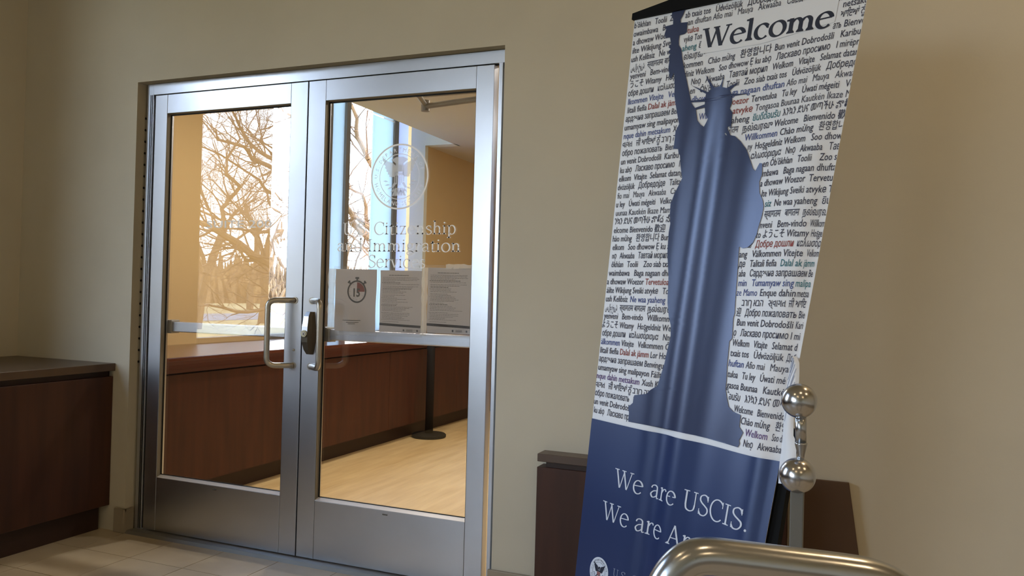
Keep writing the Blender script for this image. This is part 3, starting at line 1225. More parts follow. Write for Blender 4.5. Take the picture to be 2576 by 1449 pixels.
sp = thing('stanchion', 'black crowd control post with round base beyond the right door', 'stanchion', (-3.255, 3.08, FZ))
c3 = (-3.235, 3.03, FZ)
c3 = (-3.226, 3.05, FZ)
MB().lathe([(.136, 0), (.144, .006), (.144, .022), (.136, .030), (.05, .036)], c3, 40).build('base', M_BLACK, sp, smooth=False)
MB().tube([(c3[0], c3[1], FZ + .03), (c3[0], c3[1], .90)], .034, 24).build('pole', M_BLACK, sp, smooth=True)
MB().tube([(c3[0], c3[1], .90), (c3[0], c3[1], .99)], .038, 24).build('head', M_BLACKM, sp, smooth=True)

# ------------------------------------------------------------------ the banner
TEXT_ROWS = [
(0, "b'ôkhían   Toolii", 0.0037, 0.1678, 'k'),
(0, 'Z', 0.1835, 0.2009, 'k'),
(1, 'owaimbawa   B', 0.0043, 0.1668, 'k'),
(2, 'a dhowaw Woez', 0.0049, 0.1835, 'k'),
(3, 'ilte Wikijung Svei', 0.0076, 0.208, 'k'),
(4, 'ush Kelibsiz   Ne w', 0.0061, 0.2075, 'k'),
(5, 'سلام خوش', 0.0089, 0.0802, 'k'),
(5, 'स्वागतम बाग', 0.0946, 0.2168, 'k'),
(6, 'yenveni   Bem-vind', 0.0095, 0.2163, 'k'),
(7, 'うこそ Witamy   Hoş', 0.0144, 0.2452, 'k'),
(8, 'обре дошли   καλωσό', 0.0086, 0.2527, 'k'),
(9, 'lkommen Vítejte   Vel', 0.0136, 0.2582, 'b'),
(10, 'litali fiefia', 0.0156, 0.1185, 'k'),
(10, 'Dalal ak jàm', 0.1268, 0.2677, 'r'),
(11, 'ардэчна запрашаем Ber', 0.0099, 0.2851, 'k'),
(12, 'umamyaw sing malipayon', 0.009, 0.2966, 'k'),
(13, 'nque dahin metsakum', 0.0097, 0.2571, 'b'),
(13, 'Xu', 0.2709, 0.2985, 'k'),
(14, 'વાગત   ਜੀ ਆਇਆਂ ਨੂੰ ברוך ה', 0.0081, 0.2905, 'k'),
(15, 'обро пожаловать  Bienv', 0.011, 0.3003, 'k'),
(16, 'un venit Dobrodošli  Karibu', 0.0095, 0.316, 'k'),
(17, 'ku abọ   Ласкаво просимо   I', 0.0101, 0.3278, 'k'),
(18, 'elkom  Vítajte  Selamat datang', 0.0085, 0.3495, 'k'),
(19, 'dvözöljük   Добредојде   Talita', 0.0069, 0.3437, 'k'),
(20, 'fio mai   Mauya   Akwaaba   Car', 0.0099, 0.3378, 'k'),
(21, 'u ley   Úwati mégeiti   Velkom', 0.0083, 0.3321, 'k'),
(22, 'uunaa Kautkén Ikaze Mamo', 0.0113, 0.3303, 'k'),
(23, 'ንኳን ደህና መጣችሁ పొర్ద', 0.0097, 0.2814, 'k'),
(23, 'స్వా', 0.2959, 0.3427, 'k'),
(24, 'elcome Bienvenido 歡迎', 0.0104, 0.298, 'k'),
(25, 'hào mừng   환영합니다 Bun v', 0.0087, 0.3451, 'k'),
(26, 'elkom   Soo dhowow Ẹ ku ab', 0.0141, 0.3451, 'k'),
(27, 'nọ   Akwaaba   Тавтай морил', 0.0172, 0.3286, 'k'),
(28, 'ôkhían   Toolii    Zoo siab txais', 0.018, 0.3575, 'k'),
(29, 'waimbawa   Baga nagaan dhuf', 0.0068, 0.3638, 'k'),
(30, 'a dhowaw Woezor', 0.0027, 0.2189, 'k'),
(30, 'Tervetuloa', 0.2277, 0.3515, 'r'),
(31, 'áilte Wikijung Sveiki atvykę   Ton', 0.0058, 0.3682, 'k'),
(32, 'ush Kelibsiz', 0.0065, 0.1387, 'k'),
(32, 'Ne waa yaaheng', 0.1548, 0.3454, 'b'),
(33, 'سلام خوش', 0.0096, 0.0817, 'k'),
(33, 'स्वागतम बागतम', 0.097, 0.2462, 'k'),
(33, 'நல்வரவ', 0.2594, 0.3854, 'k'),
(34, 'yenveni   Bem-vindo   Willkomme', 0.0067, 0.3962, 'k'),
(35, 'ようこそ Witamy   Hoşgeldiniz Welk', -0.0012, 0.4071, 'k'),
(36, 'обре дошли   καλωσόρισμα   Nnọ', 0.0069, 0.4014, 'k'),
(37, 'älkommen', 0.0051, 0.122, 'b'),
(37, 'Vítejte   Velkommen Ôb', 0.1315, 0.4083, 'k'),
(38, 'litali fiefia', 0.0059, 0.121, 'k'),
(38, 'Dalal ak jàmm', 0.1305, 0.2962, 'r'),
(38, 'Lor How', 0.3073, 0.4025, 'k'),
(39, 'ардэчна запрашаем Benvinguts', 0.0041, 0.3969, 'k'),
(40, 'umamyaw sing malipayon Fáilte', 0.0048, 0.3869, 'k'),
(41, 'nque dahin metsakum', 0.0004, 0.2646, 'p'),
(41, 'Xush Kel', 0.2784, 0.3854, 'k'),
(42, 'વાગત   ਜੀ ਆਇਆਂ ਨੂੰ ברוך הב', -0.0014, 0.3306, 'k'),
(43, 'обро пожаловать   Bi', 0.0019, 0.2597, 'k'),
(44, 'un venit Dobrodošli', 0.0, 0.2382, 'k'),
(45, 'ku abọ   Ласкаво про', 0.006, 0.2449, 'k'),
(0, 'ab txais tos   Üdvözöljük   Добредој', 0.2582, 0.6527, 'k'),
(1, 'an dhuftan Afio mai   Mauya   Akwaaba   Сардэчна', 0.2762, 0.8188, 'k'),
(2, 'tuloa', 0.2775, 0.3314, 'r'),
(2, 'Velkomin   Tumamyaw sing m', 0.5948, 0.9185, 'k'),
(3, 'vykę Ton', 0.2656, 0.3494, 'k'),
(3, 'netsaku', 0.9193, 1.0044, 'k'),
(4, 'aheng', 0.2634, 0.331, 't'),
(4, 'ยิน', 0.3421, 0.3714, 'k'),
(4, 'ਆਇਆਂ ਨੂੰ', 0.916, 1.003, 'k'),
(5, 'ல்வரவு', 0.2766, 0.3771, 'k'),
(5, 'ать', 0.897, 0.9254, 'k'),
(5, 'Bienve', 0.9366, 1.0083, 'k'),
(6, 'kommen   Chào mừng', 0.2821, 0.5158, 'k'),
(6, '환영합니다', 0.538, 0.667, 'k'),
(6, 'Bun venit Dobrodošli   Karibu', 0.6814, 0.9987, 'k'),
(7, 'diniz Welkom   Soo dhowow Ẹ ku abọ   Ласкаво просимо   I mirëpri', 0.2915, 1.0054, 'k'),
(8, 'Nnọ   Akwaaba   Тавтай морил   Welkom   Vítajte   Selamat datar', 0.3294, 1.0039, 'k'),
(9, "en   Ôb'ôkhían   Toolii   Zoo siab txais tos   Üdvözöljük   Добредо", 0.3294, 1.0079, 'k'),
(10, 'dhow', 0.3427, 0.4098, 'b'),
(10, 'ga nagaan dhuftan', 0.5279, 0.7465, 'b'),
(10, 'Afio mai   Mauya   Akwaa', 0.756, 1.0065, 'k'),
(11, 'oezor', 0.5358, 0.6045, 'r'),
(11, 'Tervetuloa   Tu ley   Úwati mégeiti   Ve', 0.6146, 1.0078, 'k'),
(12, 'Wiki', 0.3846, 0.4328, 'b'),
(12, 'atvykę', 0.5438, 0.626, 'r'),
(12, 'Tongasoa Buunaa Kautkén Ikaze M', 0.6377, 1.0063, 'k'),
(13, 'aheng', 0.5448, 0.6189, 'k'),
(13, 'ยินดีต้อนรับ', 0.6341, 0.7503, 't'),
(13, 'እንኳን ደህና መጣችሁ', 0.763, 0.9564, 'k'),
(13, 'పొర్', 0.9636, 1.0062, 'k'),
(14, 'गतम', 0.5405, 0.579, 'k'),
(14, 'நல்வரவு', 0.5962, 0.7248, 'k'),
(14, 'Welcome   Bienvenido', 0.7329, 0.9676, 'k'),
(14, '歡', 0.9762, 1.0047, 'k'),
(15, 'Willkommen', 0.6112, 0.7532, 'b'),
(15, 'Chào mừng', 0.7652, 0.9011, 'k'),
(15, '환영합니', 0.9205, 1.0017, 'k'),
(16, 'ny', 0.6314, 0.6501, 'k'),
(16, 'Hoşgeldiniz Welkom   Soo dhow', 0.6636, 1.0045, 'k'),
(17, 'αλωσόρισμα   Nnọ   Akwaaba   Тав', 0.6516, 1.0044, 'k'),
(18, 'en', 0.712, 0.7367, 'k'),
(18, "Ôb'ôkhían   Toolii    Zoo si", 0.7449, 1.0042, 'k'),
(19, 'mbawa   Baga nagaan dhufta', 0.7187, 1.0041, 'k'),
(20, 'a dhowaw Woezor  Tervetul', 0.7154, 1.004, 'k'),
(21, 'lte Wikijung Sveiki atvykę T', 0.7293, 1.0061, 'k'),
(22, 'siz', 0.7534, 0.7815, 't'),
(22, 'Ne waa yaaheng  ยิน', 0.7962, 1.0052, 'k'),
(23, 'स्वागतम   बागतम', 0.7574, 0.908, 'k'),
(23, 'நல்வரவ', 0.9212, 1.0013, 'k'),
(24, 'nveni   Bem-vindo', 0.7464, 0.9413, 'k'),
(24, 'Willkom', 0.9521, 1.0004, 'k'),
(25, 'to ようこそ Witamy', 0.7345, 0.9544, 'k'),
(25, 'Hoşgel', 0.962, 1.0006, 'k'),
(26, 'dar', 0.7015, 0.7241, 'k'),
(26, 'Добре дошли', 0.7395, 0.9069, 'r'),
(26, 'καλωσόρ', 0.9211, 1.0003, 'k'),
(27, 'ang   Välkommen Vítejte', 0.6696, 0.9467, 'k'),
(27, 'Velkom', 0.9591, 0.9996, 'k'),
(28, 'де   Talitali fiefia', 0.6746, 0.8519, 'k'),
(28, 'Dalal ak', 0.8698, 0.9508, 't'),
(28, 'jàmm', 0.9554, 0.9908, 't'),
(29, 'aba   Сардэчна запраша', 0.6823, 0.9517, 'k'),
(29, 'ем Be', 0.9533, 0.9919, 'k'),
(30, 'min   Tumamyaw sing', 0.6876, 0.9353, 'b'),
(30, 'malipa', 0.9416, 0.9915, 't'),
(31, 'ze Mamo', 0.6858, 0.7861, 'b'),
(31, 'Enque dahin', 0.8006, 0.9473, 'k'),
(31, 'metsa', 0.952, 0.9911, 'k'),
(32, 'ברוך אבה   સ્વાગત', 0.7195, 0.9191, 'k'),
(32, 'ਜੀ ਆਇ', 0.9294, 0.9878, 'k'),
(33, '迎   Добро пожаловать', 0.7001, 0.9625, 'k'),
(33, 'Bie', 0.9704, 0.9908, 'k'),
(34, 'Bun venit Dobrodošli', 0.7115, 0.9574, 'k'),
(34, 'Kari', 0.9664, 0.9907, 'k'),
(35, 'ọ   Ласкаво просимо', 0.7028, 0.9478, 'k'),
(35, 'I mi', 0.9568, 0.9877, 'k'),
(36, 'Welkom   Vítajte   Selam', 0.7049, 0.9503, 'k'),
(36, 'at d', 0.9526, 0.9847, 'k'),
(37, 'txais tos   Üdvözöljük', 0.7033, 0.946, 'k'),
(37, 'Доб', 0.9558, 0.9865, 'k'),
(38, 'huftan', 0.7035, 0.7798, 'b'),
(38, 'Afio mai   Mauya', 0.7905, 0.9698, 'k'),
(39, 'tuloa   Tu ley   Úwati mé', 0.707, 0.9662, 'k'),
(40, 'gasoa Buunaa   Kautkén', 0.7105, 0.9833, 'k'),
(41, '้อนรับ   እንኳን ደህና መጣ', 0.7206, 0.9841, 'k'),
(42, 'Welcome   Bienvenido', 0.768, 0.9866, 'k'),
(42, '歡', 0.9932, 1.0113, 'k'),
(43, 'Chào mừng', 0.8127, 0.9411, 'k'),
(43, '환영', 0.9598, 1.0, 'k'),
(44, 'Welkom', 0.8426, 0.9393, 'p'),
(44, 'Soo dho', 0.9555, 1.0068, 'k'),
(45, 'Nnọ   Akwaaba', 0.8436, 0.997, 'k'),
(45, 'Т', 0.9987, 1.0087, 'k'),
]
STATUE = [(0.1927,0.0007),(0.1915,0.013),(0.2024,0.0255),(0.2033,0.0404),(0.1643,0.0426),(0.1724,0.0521),(0.167,0.0654),(0.1749,0.0787),(0.197,0.0804),(0.2061,0.1022),(0.1953,0.1099),(0.2065,0.1173),(0.1962,0.1257),(0.2086,0.1331),(0.2025,0.1402),(0.2087,0.1484),(0.2076,0.173),(0.2221,0.2095),(0.2321,0.2104),(0.2385,0.1945),(0.2426,0.201),(0.2533,0.2443),(0.2551,0.2629),(0.2662,0.2886),(0.2928,0.3441),(0.2994,0.3567),(0.2869,0.3789),(0.2885,0.424),(0.288,0.4312),(0.3117,0.4336),(0.3165,0.4468),(0.3245,0.4536),(0.3324,0.481),(0.3487,0.5231),(0.3395,0.5408),(0.3221,0.5705),(0.3104,0.6004),(0.313,0.6307),(0.3217,0.6605),(0.3196,0.6875),(0.3228,0.7201),(0.3267,0.7502),(0.3466,0.8196),(0.3577,0.8983),(0.3733,0.9418),(0.3862,0.965),(0.3927,1.0003),(0.3869,1.0302),(0.3805,1.081),(0.3706,1.12),(0.3622,1.1479),(0.3325,1.1626),(0.3134,1.1765),(0.2471,1.1871),(0.2446,1.2106),(0.221,1.2253),(0.2289,1.2427),(0.2317,1.2701),(0.406,1.2688),(0.5967,1.2678),(0.8215,1.2714),(0.8272,1.2606),(0.8217,1.253),(0.834,1.2296),(0.8114,1.2171),(0.8077,1.1851),(0.7701,1.1811),(0.7411,1.1704),(0.7233,1.1468),(0.7095,1.1237),(0.7072,1.1016),(0.6977,1.0556),(0.6921,1.0114),(0.6899,0.9926),(0.7011,0.9829),(0.6905,0.9255),(0.6939,0.9141),(0.6879,0.8843),(0.6787,0.8208),(0.6668,0.7459),(0.6646,0.7265),(0.6826,0.7311),(0.7048,0.7287),(0.7273,0.7152),(0.7383,0.693),(0.7412,0.6709),(0.7483,0.6433),(0.7497,0.6158),(0.7393,0.5968),(0.7199,0.5771),(0.71,0.5462),(0.7169,0.5241),(0.7095,0.4938),(0.6968,0.492),(0.6831,0.5137),(0.6703,0.5062),(0.6576,0.4889),(0.6296,0.4508),(0.5956,0.424),(0.5702,0.4089),(0.5509,0.4054),(0.5334,0.3843),(0.5334,0.3794),(0.5484,0.3808),(0.5466,0.3637),(0.5444,0.3393),(0.5294,0.3265),(0.5355,0.3078),(0.5301,0.2909),(0.6013,0.2888),(0.5267,0.2836),(0.5172,0.2724),(0.5506,0.2523),(0.4994,0.2639),(0.4769,0.2584),(0.4793,0.2247),(0.4673,0.2552),(0.4398,0.2563),(0.3912,0.214),(0.4267,0.2599),(0.4119,0.2673),(0.3309,0.2406),(0.4046,0.2722),(0.4029,0.2875),(0.341,0.2885),(0.3133,0.2353),(0.2857,0.1844),(0.2787,0.1691),(0.2717,0.155),(0.26,0.1233),(0.2457,0.1094),(0.2422,0.0956),(0.2424,0.0789),(0.266,0.0776),(0.2765,0.0724),(0.2738,0.0524),(0.2762,0.0423),(0.2407,0.04),(0.2377,0.0297),(0.2483,0.0155),(0.2533,0.0027),(0.2593,-0.0032)]
STATUE_HOLES = [[(0.3421,0.2938),(0.4046,0.295),(0.4044,0.3031),(0.3636,0.3116),(0.3532,0.3033)],[(0.3686,0.3169),(0.4064,0.3124),(0.4133,0.3349),(0.4288,0.3446),(0.4235,0.3553),(0.4133,0.3705),(0.3982,0.3634),(0.3816,0.35)],[(0.5217,0.3979),(0.5291,0.3978),(0.5365,0.4059),(0.5293,0.4036)]]
FLAP_OUT = [(0.9838,1.0117),(0.9956,1.0139),(1.0088,1.0264),(1.0155,1.0497),(1.0212,1.0752),(1.0236,1.1164),(1.0273,1.1678),(1.039,1.2129),(1.055,1.2283),(1.0663,1.2658),(1.069,1.3013),(1.056,1.3341)]
FLAP_IN = [(0.9799,1.0151),(0.9767,1.0321),(0.9746,1.0532),(0.9739,1.0795),(0.9761,1.1212),(0.9845,1.1726),(0.993,1.2186),(0.9949,1.2361),(0.9984,1.2648),(0.9995,1.2855),(1.0038,1.3109),(1.0096,1.3413)]
ROW_SHIFT = [(0, -0.1), (1, -0.5), (3, -1.0), (20, -0.98), (24, -0.6), (27, -0.75), (31, -0.88), (34, -0.85), (38, -0.65), (42, -0.13), (45, 0)]

L0 = Vector((-.648, -.466, 2.086)); L1 = Vector((-.747, -.494, .804))
R0 = Vector((.043, -.742, 2.050)); R1 = Vector((-.147, -.809, .784))
VW = 1.286
V_END = 2.03


def ban_base(u, v):
    t = v / VW
    return (L0 + (L1 - L0) * t) * (1 - u) + (R0 + (R1 - R0) * t) * u


BN = (R0 - L0).cross(L1 - L0).normalized()
if BN.y > 0:
    BN = -BN
NU = 120
_h = [0.0]
for k in range(NU + 30):
    u = (k + .5) / NU
    sl_ = 0.0
    for c_, s_, a_ in ((.10, .06, .05), (.375, .034, -.30), (.478, .036, .36), (.57, .05, -.18), (.76, .09, .22), (.955, .03, -.5)):
        sl_ += a_ * math.exp(-.5 * ((u - c_) / s_) ** 2)
    _h.append(_h[-1] + sl_ / NU * .72)


def ripple(u, v):
    k = min(max(u, 0) * NU, NU + 28.0)
    i = int(k)
    h = _h[i] + (_h[i + 1] - _h[i]) * (k - i)
    a = min(1.0, max(0.0, (v - .02) / .55))
    a = a * a * (3 - 2 * a)
    return h * a * .9


def ban(u, v, off=0.0):
    return ban_base(u, v) + BN * (ripple(u, v) + off)


bn = thing('welcome_banner', 'tall roll-up welcome banner with dark blue statue silhouette, leaning right', 'banner', (-.53, -.68, FZ))
s_ = MB()
NV = 60
for i in range(NU + 1):
    for j in range(NV + 1):
        s_.v.append(tuple(ban(i / NU, V_END * j / NV)))
for i in range(NU):
    for j in range(NV):
        a = i * (NV + 1) + j
        s_.f.append((a, a + 1, a + NV + 2, a + NV + 1))
me = bpy.data.meshes.new('fabric')
me.from_pydata(s_.v, [], s_.f)
me.materials.append(M_BAN_WHITE)
for p in me.polygons:
    p.use_smooth = True
fab = bpy.data.objects.new('fabric', me)
COL.objects.link(fab)
fab.parent = bn
fab.matrix_parent_inverse = Matrix.Translation(-Vector(bn.location))


def fill(loops, off, name, m, parent, smooth=True, step=.02):
    """fills outlines given in banner coordinates with strips that follow the fabric"""
    edges = []
    vs = set()
    for lp in loops:
        n = len(lp)
        for k in range(n):
            a, b_ = lp[k], lp[(k + 1) % n]
            vs.add(round(a[1], 5))
            if abs(a[1] - b_[1]) > 1e-7:
                edges.append((a, b_) if a[1] < b_[1] else (b_, a))
    lo, hi = min(vs), max(vs)
    k = math.ceil(lo / step)
    while k * step < hi:
        vs.add(round(k * step, 5))
        k += 1
    vs = sorted(vs)
    out = MB()
    for a, b_ in zip(vs, vs[1:]):
        if b_ - a < 1e-5:
            continue
        mid = (a + b_) / 2
        xs = []
        for (p, q) in edges:
            if p[1] <= mid < q[1]:
                f_ = lambda v: p[0] + (q[0] - p[0]) * (v - p[1]) / (q[1] - p[1])
                xs.append((f_(mid), f_(a), f_(b_)))
        xs.sort()
        for (l, r) in zip(xs[::2], xs[1::2]):
            cuts = [0.0] + [(g_ / NU - l[0]) / (r[0] - l[0]) for g_ in range(int(l[0] * NU) + 1, int(r[0] * NU) + 1) if 0.02 < (g_ / NU - l[0]) / (r[0] - l[0] + 1e-9) < .98] + [1.0]
            for s0, s1 in zip(cuts, cuts[1:]):
                ua0, ua1 = l[1] + (r[1] - l[1]) * s0, l[1] + (r[1] - l[1]) * s1
                ub0, ub1 = l[2] + (r[2] - l[2]) * s0, l[2] + (r[2] - l[2]) * s1
                i = len(out.v)
                out.v += [tuple(ban(ua0, a, off)), tuple(ban(ub0, b_, off)), tuple(ban(ub1, b_, off)), tuple(ban(ua1, a, off))]
                out.f.append((i, i + 1, i + 2, i + 3))
    me_ = bpy.data.meshes.new(name)
    me_.from_pydata(out.v, [], out.f)
    me_.materials.append(m)
    bm = bmesh.new()
    bm.from_mesh(me_)
    bmesh.ops.remove_doubles(bm, verts=bm.verts, dist=2e-5)
    for f_ in bm.faces:
        f_.smooth = smooth
    bm.to_mesh(me_)
    bm.free()
    o = bpy.data.objects.new(name, me_)
    COL.objects.link(o)
    o.parent = parent
    o.matrix_parent_inverse = Matrix.Translation(-root_loc(parent))
    return o


fill([STATUE] + STATUE_HOLES, .0026, 'statue_silhouette', M_BAN_NAVY, bn)
fill([[(0.0, 1.2857), (1.0, 1.2857), (1.0, V_END), (0.0, V_END)]], .0024, 'blue_field', M_BAN_DEEP, bn)

RV0, RDV = .02833, .0275


def row_shift(r):
    for (a, b_) in zip(ROW_SHIFT, ROW_SHIFT[1:]):
        if a[0] <= r <= b_[0]:
            return a[1] + (b_[1] - a[1]) * (r - a[0]) / (b_[0] - a[0])
    return 0.0


by_col = {}
for (r, body, u0, u1, c_) in TEXT_ROWS:
    src = sans(body, 0.0 if 'M' in body else 0.007)
    bb = src.bounds()
    sx = (u1 - u0) / (bb[1] - bb[0])
    dst = by_col.setdefault(c_, Flat())
    sh = row_shift(r)

    def place(a, b_, r=r, u0=u0, sx=sx, bx=bb[0], sh=sh):
        u = min(max(u0 + (a - bx) * sx, .0005), .9995)
        return (u, RV0 + RDV * (r + sh * u) - b_ * .0275)
    dst.add(src, place)
for c_, f_ in by_col.items():
    f_.build('greeting_text', M_BAN_INK[c_], lambda a, b_: ban(a, b_, .0012), bn, 'stuff')

# the big titles
tt = serif_text('Welcome', .116, .048)
bb = tt.bounds()
sx = (.895 - .352) / (bb[1] - bb[0])
# white ground behind the title, as printed
fill([[(.352, .062), (.60, .050), (.90, .046), (.90, .122), (.62, .148), (.352, .148)]], .0016, 'title_ground', M_BAN_WHITE, bn)
tt.build('title_lettering', M_BAN_TITLE, lambda a, b_: ban(.352 + (a - bb[0]) * sx, .1325 - b_ * .0905, .0022), bn)
b1 = serif_text('We are USCIS.', .066, .034).bounds()
s1 = (.925 - .190) / (b1[1] - b1[0])
for (line_, u0_, v0_) in ((('We', 'are', 'USCIS.'), .190, 1.474), (('We', 'are', 'Am'), .1375, 1.583)):
    x_ = -b1[0]
    for word in line_:
        tw = serif_text(word, .066, .034)
        tw.build('slogan_word', M_BAN_LIGHT, lambda a, b_: ban(u0_ + (a + x_) * s1, v0_ + (a + x_) * s1 * .011 - b_ * .0840, .0034), bn)
        x_ += sum(serif_glyph(ch, .066, .034)[1] for ch in word + ' ')
sc_ = .0455
UW = .72
lg_map = lambda off: (lambda a, b_: ban(.163 + a * sc_ / UW, 1.748 - b_ * sc_, off))
ds = Flat()
annulus(ds, 0.0, 1.0, 48)
ds.build('seal_disc', M_BAN_LIGHT, lg_map(.0034), bn)
rg = Flat()
annulus(rg, .66, .675)
ring_text(rg, 'U.S. DEPARTMENT OF', .76, math.radians(98), .17, False, 1.2)
ring_text(rg, 'HOMELAND SECURITY', .89, math.radians(-92), .17, True, 1.2)
st_ = Flat()
eagle(rg, st_)
rg.build('seal_emblem', M_BAN_TITLE, lg_map(.0040), bn)
st_.build('seal_stripes', M_RED_INK, lg_map(.0042), bn)
t3 = serif_text('U.S. Citizenship', .055, .03)
b3 = t3.bounds()
t3.build('agency_lettering', M_BAN_GREY, lambda a, b_: ban(.254 + (a - b3[0]) * .060, 1.7395 - b_ * .034, .0034), bn)

# the curled fabric edge at the right
fp = MB()
nst = 8
for (o_, i_) in zip(FLAP_OUT, FLAP_IN):
    for k in range(nst + 1):
        s = k / nst
        u = i_[0] + (o_[0] - i_[0]) * s
        v = i_[1] + (o_[1] - i_[1]) * s
        fp.v.append(tuple(ban(u, v, .004 + .012 * math.sin(s * math.pi * .8))))
for j in range(len(FLAP_OUT) - 1):
    for k in range(nst):
        a = j * (nst + 1) + k
        fp.f.append((a, a + 1, a + nst + 2, a + nst + 1))
fpo = fp.build('curled_edge', M_BAN_WHITE, bn, smooth=True)
stk = MB()
random.seed(8)
for q in range(9):
    j = .4 + q * .62
    s0 = random.uniform(.05, .2)
    pts = []
    for k in range(7):
        s = s0 + k * .1
        jj = j - k * .28
        if jj < 0.1:
            break
        i0 = int(jj)
        fr_ = jj - i0
        o_ = [FLAP_OUT[i0][t_] + (FLAP_OUT[i0 + 1][t_] - FLAP_OUT[i0][t_]) * fr_ for t_ in (0, 1)]
        i_ = [FLAP_IN[i0][t_] + (FLAP_IN[i0 + 1][t_] - FLAP_IN[i0][t_]) * fr_ for t_ in (0, 1)]
        u = i_[0] + (o_[0] - i_[0]) * s
        v = i_[1] + (o_[1] - i_[1]) * s
        pts.append((u, v, .004 + .012 * math.sin(s * math.pi * .8) + .0008))
    for a, b_ in zip(pts, pts[1:]):
        w_ = .0011
        stk.quad(ban(a[0] - w_, a[1], a[2]), ban(b_[0] - w_, b_[1], b_[2]), ban(b_[0] + w_, b_[1], b_[2]), ban(a[0] + w_, a[1], a[2]))
stk.build('edge_print', M_BAN_GREY, fpo)

# stand: top bar, rear pole, side bar, cassette with feet
tb = MB()
n = 10
for k in range(n + 1):
    u = -.006 + 1.03 * k / n
    hgt = .018 + .022 * min(1.0, (u + .006) / .22)
    c0 = ban(u, -.0005)
    up = (L0 - L1).normalized()
    for (dd, hh) in ((.010, -.002), (.010, hgt), (-.014, hgt), (-.014, -.002)):
        tb.v.append(tuple(c0 + BN * dd + up * hh))
for k in range(n):
    for q in range(4):
        a = k * 4 + q
        b_ = k * 4 + (q + 1) % 4
        tb.f.append((a, b_, b_ + 4, a + 4))
tb.f.append((0, 1, 2, 3))
tb.f.append(tuple(n * 4 + q for q in (3, 2, 1, 0)))
tb.build('top_bar', M_BLACKM, bn)
MB().tube([ban(.5, V_END, -.05) + Vector((0, 0, 0)), ban(.5, .0, -.03)], .011, 14).build('support_pole', M_BLACKM, bn, smooth=True)
sb = MB()
for v in (1.20, V_END):
    wv = .030 + (v - 1.2) * .022
    for (uu_, dd) in ((.992, -.006), (.992 + wv / .70, -.006), (.992 + wv / .70, -.030), (.992, -.030)):
        sb.v.append(tuple(ban_base(uu_, v) + BN * dd))
for q in range(4):
    sb.f.append((q, (q + 1) % 4, 4 + (q + 1) % 4, 4 + q))
sb.f.append((0, 1, 2, 3)); sb.f.append((7, 6, 5, 4))
sb.build('side_bar', M_BLACKM, bn)
a0, a1 = ban_base(-.02, V_END), ban_base(1.05, V_END)
cs = MB()
along = (a1 - a0)
for p_ in (a0, a1):
    for (dd, zz) in ((.05, FZ + .012), (.05, .075), (.02, .095), (-.05, .095), (-.06, .012 + FZ)):
        q_ = p_ + BN * dd
        cs.v.append((q_.x, q_.y, zz))
for q in range(5):
    cs.f.append((q, (q + 1) % 5, 5 + (q + 1) % 5, 5 + q))
cs.f.append((0, 1, 2, 3, 4)); cs.f.append((9, 8, 7, 6, 5))
cs.build('cassette', M_ALU_DULL, bn)
for s in (.18, .82):
    c0 = a0 + along * s
    bnh = Vector((BN.x, BN.y, 0)).normalized()
    q0, q1 = c0 + bnh * .17, c0 - bnh * .17
    q0.z = q1.z = FZ + .006
    MB().tube([q0, q1], .006, 8).build('foot', M_BLACKM, bn)

# ------------------------------------------------------------------ post with two balls, and the tube rail in front
ps = thing('ball_post', 'slim steel railing post with two polished balls, right of the banner', 'post', (-.068, -1.514, FZ))
bx, by = -.0725, -1.5135


def ball(z, r, x=bx, y=by):
    prof = [(max(.0006, r * math.sin(math.pi * k / 24)), -r * math.cos(math.pi * k / 24)) for k in range(25)]
    return MB().lathe(prof, (x, y, z), 48).build('ball', M_POLISHED, ps, smooth=True)


ball(1.0225, .0298)
ball(.8935, .0304)
MB().tube([(bx + .003, by, 1.00), (bx + .004, by, .9515)], .0095, 20).build('rod', M_RAIL, ps, smooth=True)
MB().tube([(bx + .0045, by, .9505), (bx + .0045, by, .9485), (bx + .005, by, .9300), (bx + .003, by, .905)], [.0105, .0105, .0062, .0050], 20).build('tapered_neck', M_RAIL, ps, smooth=True)
pst = MB()
pst.box(bx - .0105, bx + .0115, by - .0105, by + .0105, FZ, .872)
pst.build('post', M_POST, ps, bevel=.0015)
MB().lathe([(.045, 0), (.045, .006), (.02, .010)], (bx, by, FZ), 28).build('base_flange', M_STEEL, ps)

rl = thing('tube_rail', 'brushed stainless steel tube handrail curving down, nearest the camera', 'handrail', (0, -2.08, FZ))
pts2 = [Vector(p_) for p_ in [(-0.1842, -2.1018, 0.862), (-0.1733, -2.0975, 0.8858), (-0.1581, -2.0914, 0.9021), (-0.1378, -2.0831, 0.908), (-0.1002, -2.0675, 0.9051), (-0.047, -2.0454, 0.8995), (0.0021, -2.025, 0.8943), (0.0308, -2.0131, 0.8894), (0.0556, -2.0028, 0.8786), (0.0765, -1.9939, 0.8562)]]
rail = []
for i in range(len(pts2) - 1):
    p0, p1, p2_, p3 = pts2[max(i - 1, 0)], pts2[i], pts2[i + 1], pts2[min(i + 2, len(pts2) - 1)]
    for k in range(6):
        s = k / 6
        rail.append(.5 * ((2 * p1) + (p2_ - p0) * s + (2 * p0 - 5 * p1 + 4 * p2_ - p3) * s * s + (-p0 + 3 * p1 - 3 * p2_ + p3) * s ** 3))
rail.append(pts2[-1])
first, last = rail[0].copy(), rail[-1].copy()
path = [Vector((first.x - .012, first.y - .01, FZ)), Vector((first.x - .010, first.y - .006, first.z - .25)), Vector((first.x - .004, first.y - .002, first.z - .04))] + rail + [Vector((last.x + .010, last.y, last.z - .05)), Vector((last.x + .012, last.y, last.z - .3)), Vector((last.x + .012, last.y, FZ))]
MB().tube(path, .0205, 40).build('tube', M_RAIL, rl, smooth=True)
